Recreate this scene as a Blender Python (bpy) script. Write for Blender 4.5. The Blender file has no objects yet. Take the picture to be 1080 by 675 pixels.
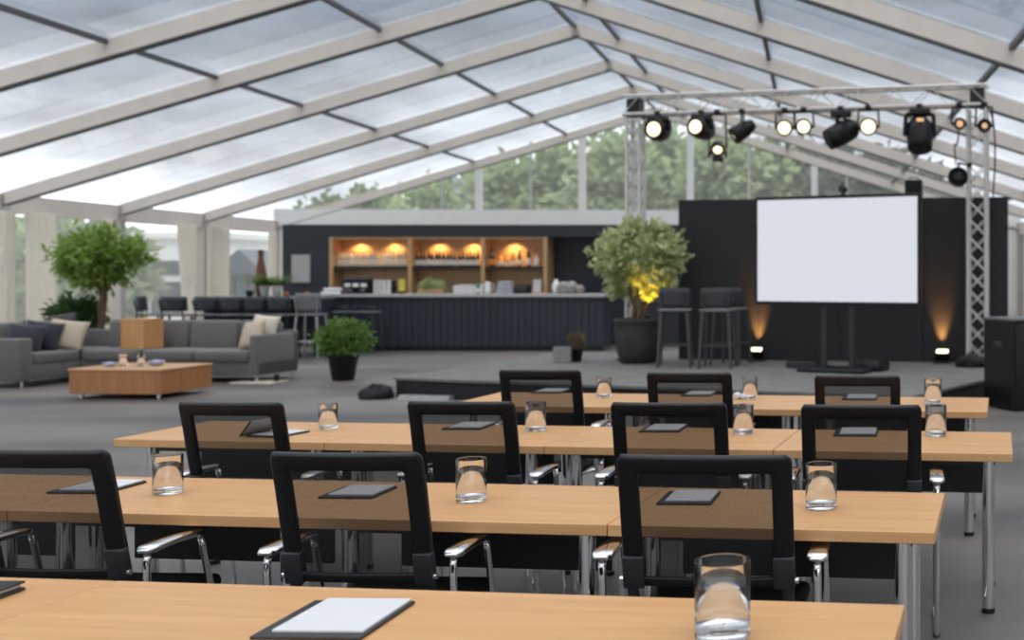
import bpy, bmesh, math, random
from mathutils import Vector, Matrix, Euler
R = random.Random(7)
PI = math.pi
SC = bpy.context.scene
COL = SC.collection

# ------------------------------------------------------------------ camera
FPX, PPX, PPY, CAMZ = 1200.0, 930.0, 288.0, 1.54
cd = bpy.data.cameras.new('camera'); cam = bpy.data.objects.new('camera', cd); COL.objects.link(cam)
cam.location = (0, 0, CAMZ); cam.rotation_euler = (PI/2, 0, 0)
cd.sensor_fit = 'HORIZONTAL'; cd.sensor_width = 36.0; cd.lens = 36.0*FPX/1080.0
cd.shift_x = -(PPX-540)/1080.0; cd.shift_y = -(337.5-PPY)/1080.0
cd.clip_end = 400; cd.clip_start = 0.05
cd.dof.use_dof = True; cd.dof.focus_distance = 3.75; cd.dof.aperture_fstop = 2.9; cd.dof.aperture_blades = 0
SC.camera = cam
SC.view_settings.view_transform = 'Standard'
SC.view_settings.look = 'None'
SC.view_settings.gamma = 1.0
SC.view_settings.use_curve_mapping = False
SC.view_settings.exposure = 0.39
SC.cycles.max_bounces = 12; SC.cycles.transparent_max_bounces = 24; SC.cycles.transmission_bounces = 10
SC.cycles.diffuse_bounces = 4; SC.cycles.glossy_bounces = 4
SC.cycles.sample_clamp_indirect = 4.0

# ------------------------------------------------------------------ world: overcast sky, brighter overhead
W = bpy.data.worlds.new('overcast_sky'); SC.world = W; W.use_nodes = True
nt = W.node_tree; nt.nodes.clear()
def N(tree, kind, **kw):
    n = tree.nodes.new(kind)
    for k, v in kw.items(): setattr(n, k, v)
    return n
tc = N(nt, 'ShaderNodeTexCoord'); sep = N(nt, 'ShaderNodeSeparateXYZ'); nt.links.new(tc.outputs['Generated'], sep.inputs[0])
ramp = N(nt, 'ShaderNodeValToRGB'); nt.links.new(sep.outputs['Z'], ramp.inputs[0])
cr = ramp.color_ramp
cr.elements[0].position = 0.0; cr.elements[0].color = (2.1, 2.1, 2.1, 1)
cr.elements[1].position = 1.0; cr.elements[1].color = (1.0, .955, .90, 1)
for p, c in ((.10, (1.30, 1.33, 1.36)), (.21, (.40, .455, .53)), (.35, (.42, .48, .55))):
    e = cr.elements.new(p); e.color = (*c, 1)
mp = N(nt, 'ShaderNodeMapping'); mp.inputs['Scale'].default_value = (2.2, 2.2, 9.0); nt.links.new(tc.outputs['Generated'], mp.inputs[0])
nz = N(nt, 'ShaderNodeTexNoise'); nz.inputs['Scale'].default_value = 2.4; nz.inputs['Detail'].default_value = 5; nz.inputs['Roughness'].default_value = .55
nt.links.new(mp.outputs[0], nz.inputs['Vector'])
mr = N(nt, 'ShaderNodeMapRange'); mr.inputs['From Min'].default_value = .33; mr.inputs['From Max'].default_value = .68
mr.inputs['To Min'].default_value = .62; mr.inputs['To Max'].default_value = 1.28
nt.links.new(nz.outputs[0], mr.inputs[0])
mul = N(nt, 'ShaderNodeVectorMath', operation='SCALE'); nt.links.new(ramp.outputs[0], mul.inputs[0]); nt.links.new(mr.outputs[0], mul.inputs['Scale'])
zb = N(nt, 'ShaderNodeMapRange'); zb.inputs['From Min'].default_value = .28; zb.inputs['From Max'].default_value = .75
zb.inputs['To Min'].default_value = 1.0; zb.inputs['To Max'].default_value = 2.8; zb.interpolation_type = 'SMOOTHSTEP'
nt.links.new(sep.outputs['Z'], zb.inputs[0])
mul2 = N(nt, 'ShaderNodeVectorMath', operation='SCALE'); nt.links.new(mul.outputs[0], mul2.inputs[0]); nt.links.new(zb.outputs[0], mul2.inputs['Scale'])
bg = N(nt, 'ShaderNodeBackground'); bg.inputs['Strength'].default_value = 1.0
nt.links.new(mul2.outputs[0], bg.inputs[0])
wo = N(nt, 'ShaderNodeOutputWorld'); nt.links.new(bg.outputs[0], wo.inputs[0])
sun = bpy.data.lights.new('sun', 'SUN'); so = bpy.data.objects.new('sun', sun); COL.objects.link(so)
sun.energy = 0.5; sun.angle = math.radians(40); sun.color = (1.0, .97, .93)
so.rotation_euler = Euler((math.radians(28), math.radians(18), 0)); so.location = (0, 0, 30)

# ------------------------------------------------------------------ helpers
def at(px, py, Y): return Vector(((px-PPX)/FPX*Y, Y, CAMZ-(py-PPY)/FPX*Y))
def xat(px, Y): return (px-PPX)/FPX*Y
def zat(py, Y): return CAMZ-(py-PPY)/FPX*Y
def on(px, py, z=0.0):
    Y = (CAMZ-z)*FPX/(py-PPY); return Vector((xat(px, Y), Y, z))

def rotz(a): return Matrix.Rotation(a, 4, 'Z')
def align(d):
    d = Vector(d).normalized()
    return d.to_track_quat('Z', 'Y').to_matrix().to_4x4()

class MB:
    """collects shapes; build() links them as ONE mesh object"""
    def __init__(s): s.v = []; s.f = []; s.sm = []
    def add(s, vs, fs, smooth=False, M=None):
        o = len(s.v)
        for p in vs:
            p = Vector(p)
            s.v.append(M @ p if M is not None else p)
        for f in fs: s.f.append([i+o for i in f]); s.sm.append(smooth)
        return s
    def box(s, c, d, M=None, taper=None):
        cx, cy, cz = c; x, y, z = d[0]/2, d[1]/2, d[2]/2
        t = taper or 1.0
        vs = []
        for k, sz in enumerate((-z, z)):
            q = t if k == 0 else 1.0
            for sx, sy in ((-x, -y), (x, -y), (x, y), (-x, y)): vs.append((cx+sx*q, cy+sy*q, cz+sz))
        return s.add(vs, [(3, 2, 1, 0), (4, 5, 6, 7), (0, 1, 5, 4), (1, 2, 6, 5), (2, 3, 7, 6), (3, 0, 4, 7)], False, M)
    def rbox(s, c, d, r=.02, seg=2, M=None, smooth=True):
        bm = bmesh.new(); bmesh.ops.create_cube(bm, size=1.0)
        for v in bm.verts: v.co = Vector((v.co.x*d[0], v.co.y*d[1], v.co.z*d[2]))
        r = min(r, .49*min(d))
        bmesh.ops.bevel(bm, geom=list(bm.edges), offset=r, segments=seg, profile=.5, affect='EDGES')
        c = Vector(c)
        bm.verts.index_update()
        vs = [v.co + c for v in bm.verts]; fs = [[v.index for v in f.verts] for f in bm.faces]
        bm.free()
        return s.add(vs, fs, smooth, M)
    def cyl(s, a, b, r, n=12, r2=None, caps=True, smooth=True):
        a, b = Vector(a), Vector(b); r2 = r if r2 is None else r2
        m = align(b-a); vs = []
        for p, q in ((a, r), (b, r2)):
            for i in range(n):
                t = 2*PI*i/n; vs.append(p + (m @ Vector((q*math.cos(t), q*math.sin(t), 0))))
        fs = [(i, (i+1) % n, n+(i+1) % n, n+i) for i in range(n)]
        s.add(vs, fs, smooth)
        if caps:
            s.add(vs[:n], [tuple(range(n-1, -1, -1))]); s.add(vs[n:], [tuple(range(n))])
        return s
    def lathe(s, prof, n=24, M=None, smooth=True, close=False):
        vs = []; fs = []
        for (r, z) in prof:
            for i in range(n):
                t = 2*PI*i/n; vs.append((r*math.cos(t), r*math.sin(t), z))
        m = len(prof)
        for j in range(m-1 if not close else m):
            k = (j+1) % m
            for i in range(n):
                fs.append((j*n+i, j*n+(i+1) % n, k*n+(i+1) % n, k*n+i))
        if not close:
            if prof[0][0] > 1e-6: fs.append(tuple(range(n-1, -1, -1)))
            if prof[-1][0] > 1e-6: fs.append(tuple((m-1)*n+i for i in range(n)))
        return s.add(vs, fs, smooth, M)
    def tube(s, pts, r, n=8, closed=False):
        pts = [Vector(p) for p in pts]; m = len(pts); vs = []; fs = []
        up = None
        for i, p in enumerate(pts):
            if closed: d = (pts[(i+1) % m]-pts[i-1])
            else: d = pts[min(i+1, m-1)]-pts[max(i-1, 0)]
            d.normalize()
            if up is None:
                up = Vector((0, 0, 1)) if abs(d.z) < .9 else Vector((1, 0, 0))
            x = (up - d*up.dot(d)).normalized(); y = d.cross(x); up = x
            for k in range(n):
                t = 2*PI*k/n; vs.append(p + x*r*math.cos(t) + y*r*math.sin(t))
        for i in range(m if closed else m-1):
            j = (i+1) % m
            for k in range(n): fs.append((i*n+k, i*n+(k+1) % n, j*n+(k+1) % n, j*n+k))
        if not closed: fs += [tuple(range(n-1, -1, -1)), tuple((m-1)*n+k for k in range(n))]
        return s.add(vs, fs, True)
    def prism(s, poly, z0, z1, M=None):
        n = len(poly)
        vs = [(x, y, z0) for x, y in poly] + [(x, y, z1) for x, y in poly]
        fs = [tuple(range(n-1, -1, -1)), tuple(range(n, 2*n))] + [(i, (i+1) % n, n+(i+1) % n, n+i) for i in range(n)]
        return s.add(vs, fs, False, M)
    def leaf(s, p, d, nrm, L, w):
        d = Vector(d).normalized(); nrm = Vector(nrm); sd = d.cross(nrm)
        if sd.length < 1e-4: sd = Vector((1, 0, 0))
        sd.normalize(); up = sd.cross(d)
        p = Vector(p)
        vs = [p, p+d*L*.5+sd*w*.5+up*L*.08, p+d*L-up*L*.1, p+d*L*.5-sd*w*.5+up*L*.08]
        return s.add(vs, [(0, 1, 2), (0, 2, 3)], False)
    def build(s, name, mat, parent=None, loc=None, label=None):
        me = bpy.data.meshes.new(name); me.from_pydata([tuple(v) for v in s.v], [], s.f)
        me.polygons.foreach_set('use_smooth', s.sm)
        me.materials.append(mat); me.update()
        bm = bmesh.new(); bm.from_mesh(me); bmesh.ops.recalc_face_normals(bm, faces=list(bm.faces)) if len(bm.faces) < 9000 else None
        bm.to_mesh(me); bm.free()
        o = bpy.data.objects.new(name, me); COL.objects.link(o)
        if parent is not None: o.parent = parent
        if loc is not None: o.location = loc
        if label: o['label'] = label
        return o

def tag(o, label, cat, group=None, kind=None):
    o['label'] = label; o['category'] = cat
    if group: o['group'] = group
    if kind: o['kind'] = kind
    return o
def thing(name, label, cat, loc=(0, 0, 0), rz=0.0, group=None):
    o = bpy.data.objects.new(name, None); COL.objects.link(o); o.empty_display_size = .1
    o.location = loc; o.rotation_euler = (0, 0, rz)
    return tag(o, label, cat, group)
def struct(o, label=None):
    o['kind'] = 'structure'
    if label: o['label'] = label
    return o
KIDS = {}
def dup(root, loc=None, rz=None, label=None, group=None, scale=None):
    def cp(o, parent):
        c = o.copy(); COL.objects.link(c)
        if parent is not None: c.parent = parent
        for ch in [x for x in list(COL.objects) if x.parent == o]: cp(ch, c)
        return c
    c = cp(root, None)
    if loc is not None: c.location = loc
    if rz is not None: c.rotation_euler = (0, 0, rz)
    if label: c['label'] = label
    if group: c['group'] = group
    if scale: c.scale = scale
    return c

# ------------------------------------------------------------------ materials
def mat(name, col, rough=.6, metal=0.0, noise=0.0, nscale=8.0, col2=None, bump=0.0, bscale=60.0, spec=.5, stretch=None, sheen=0.0):
    m = bpy.data.materials.new(name); m.use_nodes = True; t = m.node_tree; b = t.nodes['Principled BSDF']
    b.inputs['Base Color'].default_value = (*col, 1); b.inputs['Roughness'].default_value = rough; b.inputs['Metallic'].default_value = metal
    b.inputs['Specular IOR Level'].default_value = spec
    if sheen: b.inputs['Sheen Weight'].default_value = sheen
    co = N(t, 'ShaderNodeTexCoord'); src = co.outputs['Object']
    if stretch:
        mpn = N(t, 'ShaderNodeMapping'); mpn.inputs['Scale'].default_value = stretch; t.links.new(src, mpn.inputs[0]); src = mpn.outputs[0]
    if noise or col2:
        nz = N(t, 'ShaderNodeTexNoise'); nz.inputs['Scale'].default_value = nscale; nz.inputs['Detail'].default_value = 6; t.links.new(src, nz.inputs['Vector'])
        rp = N(t, 'ShaderNodeValToRGB'); t.links.new(nz.outputs[0], rp.inputs[0])
        c2 = col2 or tuple(c*(1-noise) for c in col)
        rp.color_ramp.elements[0].position = .35; rp.color_ramp.elements[0].color = (*c2, 1)
        rp.color_ramp.elements[1].position = .65; rp.color_ramp.elements[1].color = (*col, 1)
        t.links.new(rp.outputs[0], b.inputs['Base Color'])
    if bump:
        nb = N(t, 'ShaderNodeTexNoise'); nb.inputs['Scale'].default_value = bscale; nb.inputs['Detail'].default_value = 3; t.links.new(src, nb.inputs['Vector'])
        bn = N(t, 'ShaderNodeBump'); bn.inputs['Strength'].default_value = bump; bn.inputs['Distance'].default_value = .01
        t.links.new(nb.outputs[0], bn.inputs['Height']); t.links.new(bn.outputs[0], b.inputs['Normal'])
    return m
def emit(name, col, strength, base=None):
    m = bpy.data.materials.new(name); m.use_nodes = True; t = m.node_tree; b = t.nodes['Principled BSDF']
    b.inputs['Base Color'].default_value = (*(base or col), 1); b.inputs['Emission Color'].default_value = (*col, 1); b.inputs['Emission Strength'].default_value = strength
    return m
def wood(name, c1, c2, rough=.42, scale=1.0, axis='X'):
    m = bpy.data.materials.new(name); m.use_nodes = True; t = m.node_tree; b = t.nodes['Principled BSDF']
    co = N(t, 'ShaderNodeTexCoord'); mpn = N(t, 'ShaderNodeMapping')
    mpn.inputs['Scale'].default_value = {'X': (.9*scale, 14*scale, 14*scale), 'Z': (14*scale, 14*scale, .9*scale)}[axis]
    t.links.new(co.outputs['Object'], mpn.inputs[0])
    nz = N(t, 'ShaderNodeTexNoise'); nz.inputs['Scale'].default_value = 1.6; nz.inputs['Detail'].default_value = 8; nz.inputs['Roughness'].default_value = .6
    nz.inputs['Distortion'].default_value = .6
    t.links.new(mpn.outputs[0], nz.inputs['Vector'])
    rp = N(t, 'ShaderNodeValToRGB'); t.links.new(nz.outputs[0], rp.inputs[0])
    rp.color_ramp.elements[0].position = .3; rp.color_ramp.elements[0].color = (*c2, 1)
    rp.color_ramp.elements[1].position = .7; rp.color_ramp.elements[1].color = (*c1, 1)
    t.links.new(rp.outputs[0], b.inputs['Base Color']); b.inputs['Roughness'].default_value = rough
    return m
def sheer(name, tint, refl=.12, rough=.03, rcol=(1, 1, 1), haze=0.0):
    """thin clear sheet: tinted see-through mixed with a fresnel gloss"""
    m = bpy.data.materials.new(name); m.use_nodes = True; t = m.node_tree; t.nodes.clear()
    tr = N(t, 'ShaderNodeBsdfTransparent'); tr.inputs[0].default_value = (*tint, 1)
    gl = N(t, 'ShaderNodeBsdfGlossy'); gl.inputs['Roughness'].default_value = rough; gl.inputs[0].default_value = (*rcol, 1)
    lw = N(t, 'ShaderNodeLayerWeight'); lw.inputs[0].default_value = .25
    ml = N(t, 'ShaderNodeMath', operation='MULTIPLY'); ml.inputs[1].default_value = refl*3; t.links.new(lw.outputs['Fresnel'], ml.inputs[0]); ml.use_clamp = True
    mx = N(t, 'ShaderNodeMixShader'); t.links.new(ml.outputs[0], mx.inputs[0]); t.links.new(tr.outputs[0], mx.inputs[1]); t.links.new(gl.outputs[0], mx.inputs[2])
    if haze:      # slightly milky film
        tl = N(t, 'ShaderNodeBsdfTranslucent'); tl.inputs[0].default_value = (.85, .88, .88, 1)
        m2 = N(t, 'ShaderNodeMixShader'); m2.inputs[0].default_value = haze; t.links.new(mx.outputs[0], m2.inputs[1]); t.links.new(tl.outputs[0], m2.inputs[2]); mx = m2
    o = N(t, 'ShaderNodeOutputMaterial'); t.links.new(mx.outputs[0], o.inputs[0])
    return m
def meshfab(name, col, see):
    m = bpy.data.materials.new(name); m.use_nodes = True; t = m.node_tree; b = t.nodes['Principled BSDF']
    b.inputs['Base Color'].default_value = (*col, 1); b.inputs['Roughness'].default_value = .8; b.inputs['Specular IOR Level'].default_value = .2
    co = N(t, 'ShaderNodeTexCoord'); mpn = N(t, 'ShaderNodeMapping'); mpn.inputs['Scale'].default_value = (260, 260, 110); t.links.new(co.outputs['Object'], mpn.inputs[0])
    nz = N(t, 'ShaderNodeTexNoise'); nz.inputs['Scale'].default_value = 1.0; nz.inputs['Detail'].default_value = 1; t.links.new(mpn.outputs[0], nz.inputs['Vector'])
    mr = N(t, 'ShaderNodeMapRange'); mr.inputs['From Min'].default_value = .3; mr.inputs['From Max'].default_value = .7
    mr.inputs['To Min'].default_value = see-.025; mr.inputs['To Max'].default_value = see+.025; t.links.new(nz.outputs[0], mr.inputs[0])
    tr = N(t, 'ShaderNodeBsdfTransparent'); tr.inputs[0].default_value = (1.0, .98, .95, 1)
    mx = N(t, 'ShaderNodeMixShader'); t.links.new(mr.outputs[0], mx.inputs[0]); t.links.new(b.outputs[0], mx.inputs[1]); t.links.new(tr.outputs[0], mx.inputs[2])
    t.links.new(mx.outputs[0], t.nodes['Material Output'].inputs[0])
    return m
def glassm(name, col, ior, rough=0.0):
    m = bpy.data.materials.new(name); m.use_nodes = True; t = m.node_tree; t.nodes.clear()
    g = N(t, 'ShaderNodeBsdfGlass'); g.inputs['Color'].default_value = (*col, 1); g.inputs['IOR'].default_value = ior; g.inputs['Roughness'].default_value = rough
    o = N(t, 'ShaderNodeOutputMaterial'); t.links.new(g.outputs[0], o.inputs[0]); return m

def leafm(name, c1, c2, ns, tr=.42):
    m = mat(name, c1, .55, col2=c2, nscale=ns, spec=.3); t = m.node_tree; b = t.nodes['Principled BSDF']
    tl = N(t, 'ShaderNodeBsdfTranslucent'); t.links.new(b.inputs['Base Color'].links[0].from_socket, tl.inputs[0])
    mx = N(t, 'ShaderNodeMixShader'); mx.inputs[0].default_value = tr; t.links.new(b.outputs[0], mx.inputs[1]); t.links.new(tl.outputs[0], mx.inputs[2])
    t.links.new(mx.outputs[0], t.nodes['Material Output'].inputs[0]); return m

OAK = wood('light_oak', (.64, .355, .158), (.53, .278, .112), .43)
TEAK = wood('warm_teak', (.42, .19, .07), (.30, .12, .04), .45, axis='Z')
HONEY = wood('honey_wood', (.62, .32, .12), (.48, .23, .08), .5, axis='Z')
SHELFWOOD = wood('bar_wood', (.58, .36, .19), (.47, .28, .14), .55, axis='Z')
CHROME = mat('chrome', (.78, .78, .79), .09, 1.0)
STEEL = mat('dull_steel', (.55, .56, .57), .35, 1.0)
ALU = mat('truss_alu', (.66, .645, .62), .4, .35, noise=.12, nscale=20)
BLACKP = mat('black_plastic', (.005, .005, .006), .42, noise=.2, nscale=40, spec=.35)
GREYP = mat('charcoal_plastic', (.020, .022, .025), .5, noise=.15, nscale=40)
BLACKM = mat('black_metal', (.014, .014, .015), .38, .3, noise=.2, nscale=30)
BLACKF = mat('black_fabric', (.014, .014, .016), .9, noise=.25, nscale=120, bump=.2, bscale=300)
BLACKB = mat('black_board', (.010, .010, .011), .6, noise=.2, nscale=12)
MESHB = meshfab('black_mesh_fabric', (.016, .016, .018), .285)
GLASS = glassm('clear_glass', (.985, .99, .99), 1.45)
WATER = glassm('water', (.985, .99, .99), 1.33)
PAPER = mat('white_paper', (.62, .625, .645), .7, noise=.03, nscale=30)
LEATHER = mat('black_cover', (.022, .023, .026), .45, noise=.2, nscale=60)
WHITEF = mat('white_frame', (.72, .655, .585), .5, noise=.06, nscale=3)
WHITEB = mat('white_beam', (.80, .79, .77), .5, noise=.04, nscale=3)
PURL = mat('purlin_metal', (.11, .115, .12), .5, .2, noise=.15, nscale=10)
ROOF = sheer('roof_film', (.61, .645, .69), .09, .08)
POSTM = mat('post_shaded_white', (.46, .43, .40), .5, noise=.06, nscale=3)  # posts darker than the frame: their shade is put into the colour
PANE = sheer('window_pane', (.88, .92, .93), .06, .02, haze=.13)
CURT = None
NAVY = mat('navy_board', (.022, .030, .042), .55, noise=.2, nscale=3, stretch=(4, 4, .3))
NAVYD = mat('dark_navy_wall', (.020, .024, .031), .6, noise=.2, nscale=2)
STAGEB = mat('backdrop_black', (.016, .016, .0175), .7, noise=.15, nscale=3)
STAGET = mat('stage_carpet', (.165, .158, .150), .9, noise=.25, nscale=5)
STONE = mat('worktop_stone', (.45, .44, .43), .35, noise=.1, nscale=12)
SOFA = mat('grey_upholstery', (.135, .127, .12), .9, noise=.18, nscale=90, bump=.25, bscale=250, sheen=.2)
NAVYC = mat('navy_cushion', (.022, .027, .036), .9, noise=.25, nscale=50, sheen=.2)
BEIGEC = mat('beige_cushion', (.48, .40, .30), .9, noise=.12, nscale=60)
CREAMC = mat('cream_cushion', (.58, .52, .43), .9, noise=.1, nscale=60)
GREYC = mat('dark_grey_cushion', (.06, .06, .062), .9, noise=.15, nscale=60)
CURT = leafm('cream_curtain', (.90, .87, .81), (.87, .84, .78), 6, .62)
LEAFL = leafm('bright_leaf', (.34, .46, .11), (.15, .27, .05), 5)
LEAFB = leafm('bush_leaf', (.20, .32, .08), (.09, .17, .035), 6)
LEAFM = leafm('mid_leaf', (.62, .67, .38), (.28, .36, .15), 5)
LEAFD = leafm('dark_leaf', (.09, .17, .05), (.04, .085, .025), 4)
TREEL = leafm('tree_leaf', (.40, .48, .26), (.22, .29, .16), .5)
TREED = leafm('tree_leaf_dark', (.17, .22, .15), (.09, .125, .09), .5)
BARK = mat('bark', (.17, .11, .07), .85, noise=.4, nscale=10, stretch=(4, 4, .6))
SOIL = mat('soil', (.03, .022, .016), .95, noise=.4, nscale=30)
POT = mat('dark_stone_pot', (.035, .034, .033), .6, noise=.35, nscale=8)
WHITEC = mat('white_ceramic', (.78, .77, .75), .3, noise=.04, nscale=8)
GREYCON = mat('grey_concrete', (.25, .25, .25), .8, noise=.15, nscale=15)
SCREEN = emit('lit_screen', (.68, .70, .76), .74, (.04, .04, .045))
LENS = emit('warm_lens', (1.0, .78, .48), 1.6)
LENSDIM = emit('dim_lens', (.9, .5, .26), .45)
LENSHOT = emit('uplight_lens', (1.0, .86, .55), 2.5)
DOWNL = emit('downlight_lens', (1.0, .7, .35), 4.0)

# ------------------------------------------------------------------ setting: the marquee
TA = math.atan(0.06); cT, sT = math.cos(TA), math.sin(TA); K = 1.45
LR, HS, TG = -3.584*K, 8.37*K, 26.06*K
LL, LRT = LR-HS, LR+HS
ZE, ZR = 1.67+1.096*K, 1.67+3.70*K
SL = (ZR-ZE)/HS
def T(t, L, z): return Vector((-sT*t+cT*L, cT*t+sT*L, z))
def t_at(px, L):
    s = (px-PPX)/FPX; return L*(cT-sT*s)/(sT+cT*s)
def L_at(px, t):
    s = (px-PPX)/FPX; return (s*cT+sT)*t/(cT-sT*s)
def zroof(L): return ZR-SL*abs(L-LR)
RT = [x*K for x in (26.06, 23.03, 20.34, 17.49, 15.05, 12.79, 10.4, 8.0, 5.6, 3.2, .8, -1.6)]
TB = RT[-1]

def obox(mb, p0, p1, w, h, up=Vector((0, 0, 1)), drop=0.0):
    """bar from p0 to p1, w wide, h deep, its top face on the line"""
    p0, p1 = Vector(p0), Vector(p1); d = (p1-p0).normalized(); s = d.cross(up).normalized(); u = s.cross(d).normalized()
    vs = []
    for p in (p0, p1):
        for a, b in ((-.5, -1), (.5, -1), (.5, 0), (-.5, 0)): vs.append(p+s*w*a+u*(h*b-drop))
    return mb.add(vs, [(3, 2, 1, 0), (4, 5, 6, 7), (0, 1, 5, 4), (1, 2, 6, 5), (2, 3, 7, 6), (3, 0, 4, 7)])

FLOORM = mat('grey_carpet_floor', (.165, .149, .131), .50, col2=(.052, .050, .048), nscale=.6, stretch=(.4, 1.0, 1.0), bump=.25, bscale=140, spec=.6)
mb = MB(); mb.prism([tuple(T(TB-3, LL-.2, 0))[:2], tuple(T(TB-3, LRT+.2, 0))[:2], tuple(T(TG+.3, LRT+.2, 0))[:2], tuple(T(TG+.3, LL-.2, 0))[:2]], -.12, 0)
struct(mb.build('floor', FLOORM))
GROUND = mat('outside_bounce_ground', (.44, .42, .39), .9, noise=.15, nscale=.2)  # ground made pale to bounce light up onto curtains and roof
mb = MB(); mb.box((0, 60, -.3), (360, 260, .2)); struct(mb.build('ground', GROUND))
# roof skin
mb = MB()
for Le in (LL, LRT):
    a, b, c, d = T(TB, Le, ZE), T(TB, LR, ZR), T(TG, LR, ZR), T(TG, Le, ZE)
    mb.add([a, b, c, d], [(0, 1, 2, 3)])
struct(mb.build('ceiling', ROOF))
tn = [0]
def trim(mb, m):
    tn[0] += 1; return struct(mb.build('trim_%d' % tn[0], m))
# rafters, one portal each (two legs of the arch and the posts)
for i, t in enumerate(RT):
    mb = MB()
    for Le in (LL, LRT):
        obox(mb, T(t, Le, ZE), T(t, LR, ZR), .15, .255, drop=.03)
    trim(mb, WHITEF)
    mb = MB()      # dark gasket line along the underside
    for Le in (LL, LRT):
        obox(mb, T(t, Le, ZE), T(t, LR, ZR), .165, .025, drop=.285)
    trim(mb, PURL)
    mb = MB()
    for Le in (LL, LRT): mb.box((0, 0, ZE/2-.15), (.26, .20, ZE-.3), Matrix.Translation(T(t, Le, 0)) @ rotz(TA))
    trim(mb, POSTM)
    mb = MB()      # dark bracket at the eave knee
    for Le in (LL, LRT): mb.box((0, 0, ZE-.22), (.30, .16, .34), Matrix.Translation(T(t, Le, 0)) @ rotz(TA))
    trim(mb, STEEL)
for L in (LR-4.03*K, LR-1.99*K, LR-.05, LR+.63*K, LR+3.0*K, LR+5.4*K, LR-6.3*K if False else LR+7.4*K):
    mb = MB(); obox(mb, T(TB, L, zroof(L)), T(TG, L, zroof(L)), .08, .075, drop=.02); trim(mb, PURL)
for Le in (LL, LRT):
    mb = MB(); obox(mb, T(TB, Le, ZE-.02), T(TG, Le, ZE-.02), .14, .42); trim(mb, WHITEF)
# gable
ZB = zat(237, 37.0); ZBT = zat(221, 37.0)
mb = MB(); obox(mb, T(TG, LL, ZBT), T(TG, LRT, ZBT), .16, ZBT-ZB); trim(mb, WHITEB)
posts = [L_at(px, TG) for px in (505, 614, 728, 859)]
for L in posts:
    mb = MB(); mb.box((0, 0, (ZBT+zroof(L)-.3)/2), (.22, .14, zroof(L)-.3-ZBT), Matrix.Translation(T(TG, L, 0)) @ rotz(TA)); trim(mb, WHITEB)
for px in (466, 560, 669, 790, 893):
    L = L_at(px, TG); mb = MB(); mb.box((0, 0, (ZBT+zroof(L)-.3)/2), (.07, .06, zroof(L)-.3-ZBT), Matrix.Translation(T(TG, L, 0)) @ rotz(TA)); trim(mb, STEEL)
FAB = leafm('white_fabric_wall', (.80, .79, .77), (.77, .76, .74), 1)
mb = MB(); obox(mb, T(TG, LL, ZB), T(TG, LRT, ZB), .06, ZB); struct(mb.build('wall_back', FAB))
mb = MB(); obox(mb, T(TB, LRT+.1, ZE-.4), T(TG, LRT+.1, ZE-.4), .06, ZE-.4); struct(mb.build('wall_right', FAB))
wn = [0]
edges = [LL] + posts + [LRT]
for a, b in zip(edges[:-1], edges[1:]):
    pts = [(a, ZBT), (b, ZBT), (b, zroof(b))] + ([(LR, ZR)] if a < LR < b else []) + [(a, zroof(a))]
    mb = MB(); mb.add([T(TG+.02, L, z) for L, z in pts], [tuple(range(len(pts)))])
    wn[0] += 1; struct(mb.build('window_%d' % wn[0], PANE))
for i in range(len(RT)-1):
    t1, t0 = RT[i], RT[i+1]
    mb = MB(); mb.add([T(t0+.1, LL-.06, 0), T(t1-.1, LL-.06, 0), T(t1-.1, LL-.06, ZE-.44), T(t0+.1, LL-.06, ZE-.44)], [(0, 1, 2, 3)])
    wn[0] += 1; w = struct(mb.build('window_%d' % wn[0], PANE))
    mb = MB(); obox(mb, T(t0, LL-.06, .12), T(t1, LL-.06, .12), .08, .12); mb.build('window_sill', STEEL, w)

# curtains tied back beside the posts of the window wall
def curtain(px0, px1, px0b, px1b, label):
    L = LL+.30; zt, zb = ZE-.40, .02
    n, m = 40, 10
    mb = MB(); vs = []
    for side in (0, 1):
        for j in range(m+1):
            f = j/m; a = px0+(px0b-px0)*f; b = px1+(px1b-px1)*f
            ta, tb = t_at(a, L), t_at(b, L)
            for i in range(n+1):
                u = i/n
                vs.append(T(ta+(tb-ta)*u, L+.055*math.sin(u*PI*2*max(3, round(abs(tb-ta)/.22)))+(.012 if side else 0), zt+(zb-zt)*f))
    S = (n+1)*(m+1)
    fs = []
    for j in range(m):
        for i in range(n):
            k = j*(n+1)+i
            fs.append((k, k+1, k+n+2, k+n+1)); fs.append((S+k+n+1, S+k+n+2, S+k+1, S+k))
    for j in range(m):
        for i in (0, n):
            k = j*(n+1)+i; fs.append((k, k+n+1, S+k+n+1, S+k))
    mb.add(vs, fs, True)
    return tag(mb.build('curtain', CURT), label, 'curtain', 'cream curtains of the window wall')
curtain(-6, 15, -20, 17, 'cream curtain cut by the picture edge, at the window post above the sofa end')
curtain(27, 60, 27, 60, 'wide cream curtain hanging between window post and round-crowned green tree')
curtain(110, 118, 110, 118, 'thin strip of cream curtain beside the post behind the round-crowned tree')
curtain(186, 207, 194, 207, 'cream curtain pulled back at a slant behind two dark bar chairs')
curtain(218, 242, 218, 242, 'cream curtain between window post and the high table with white pots')
curtain(283, 291, 283, 291, 'narrow cream curtain at the corner next to the dark bar wall')

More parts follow.
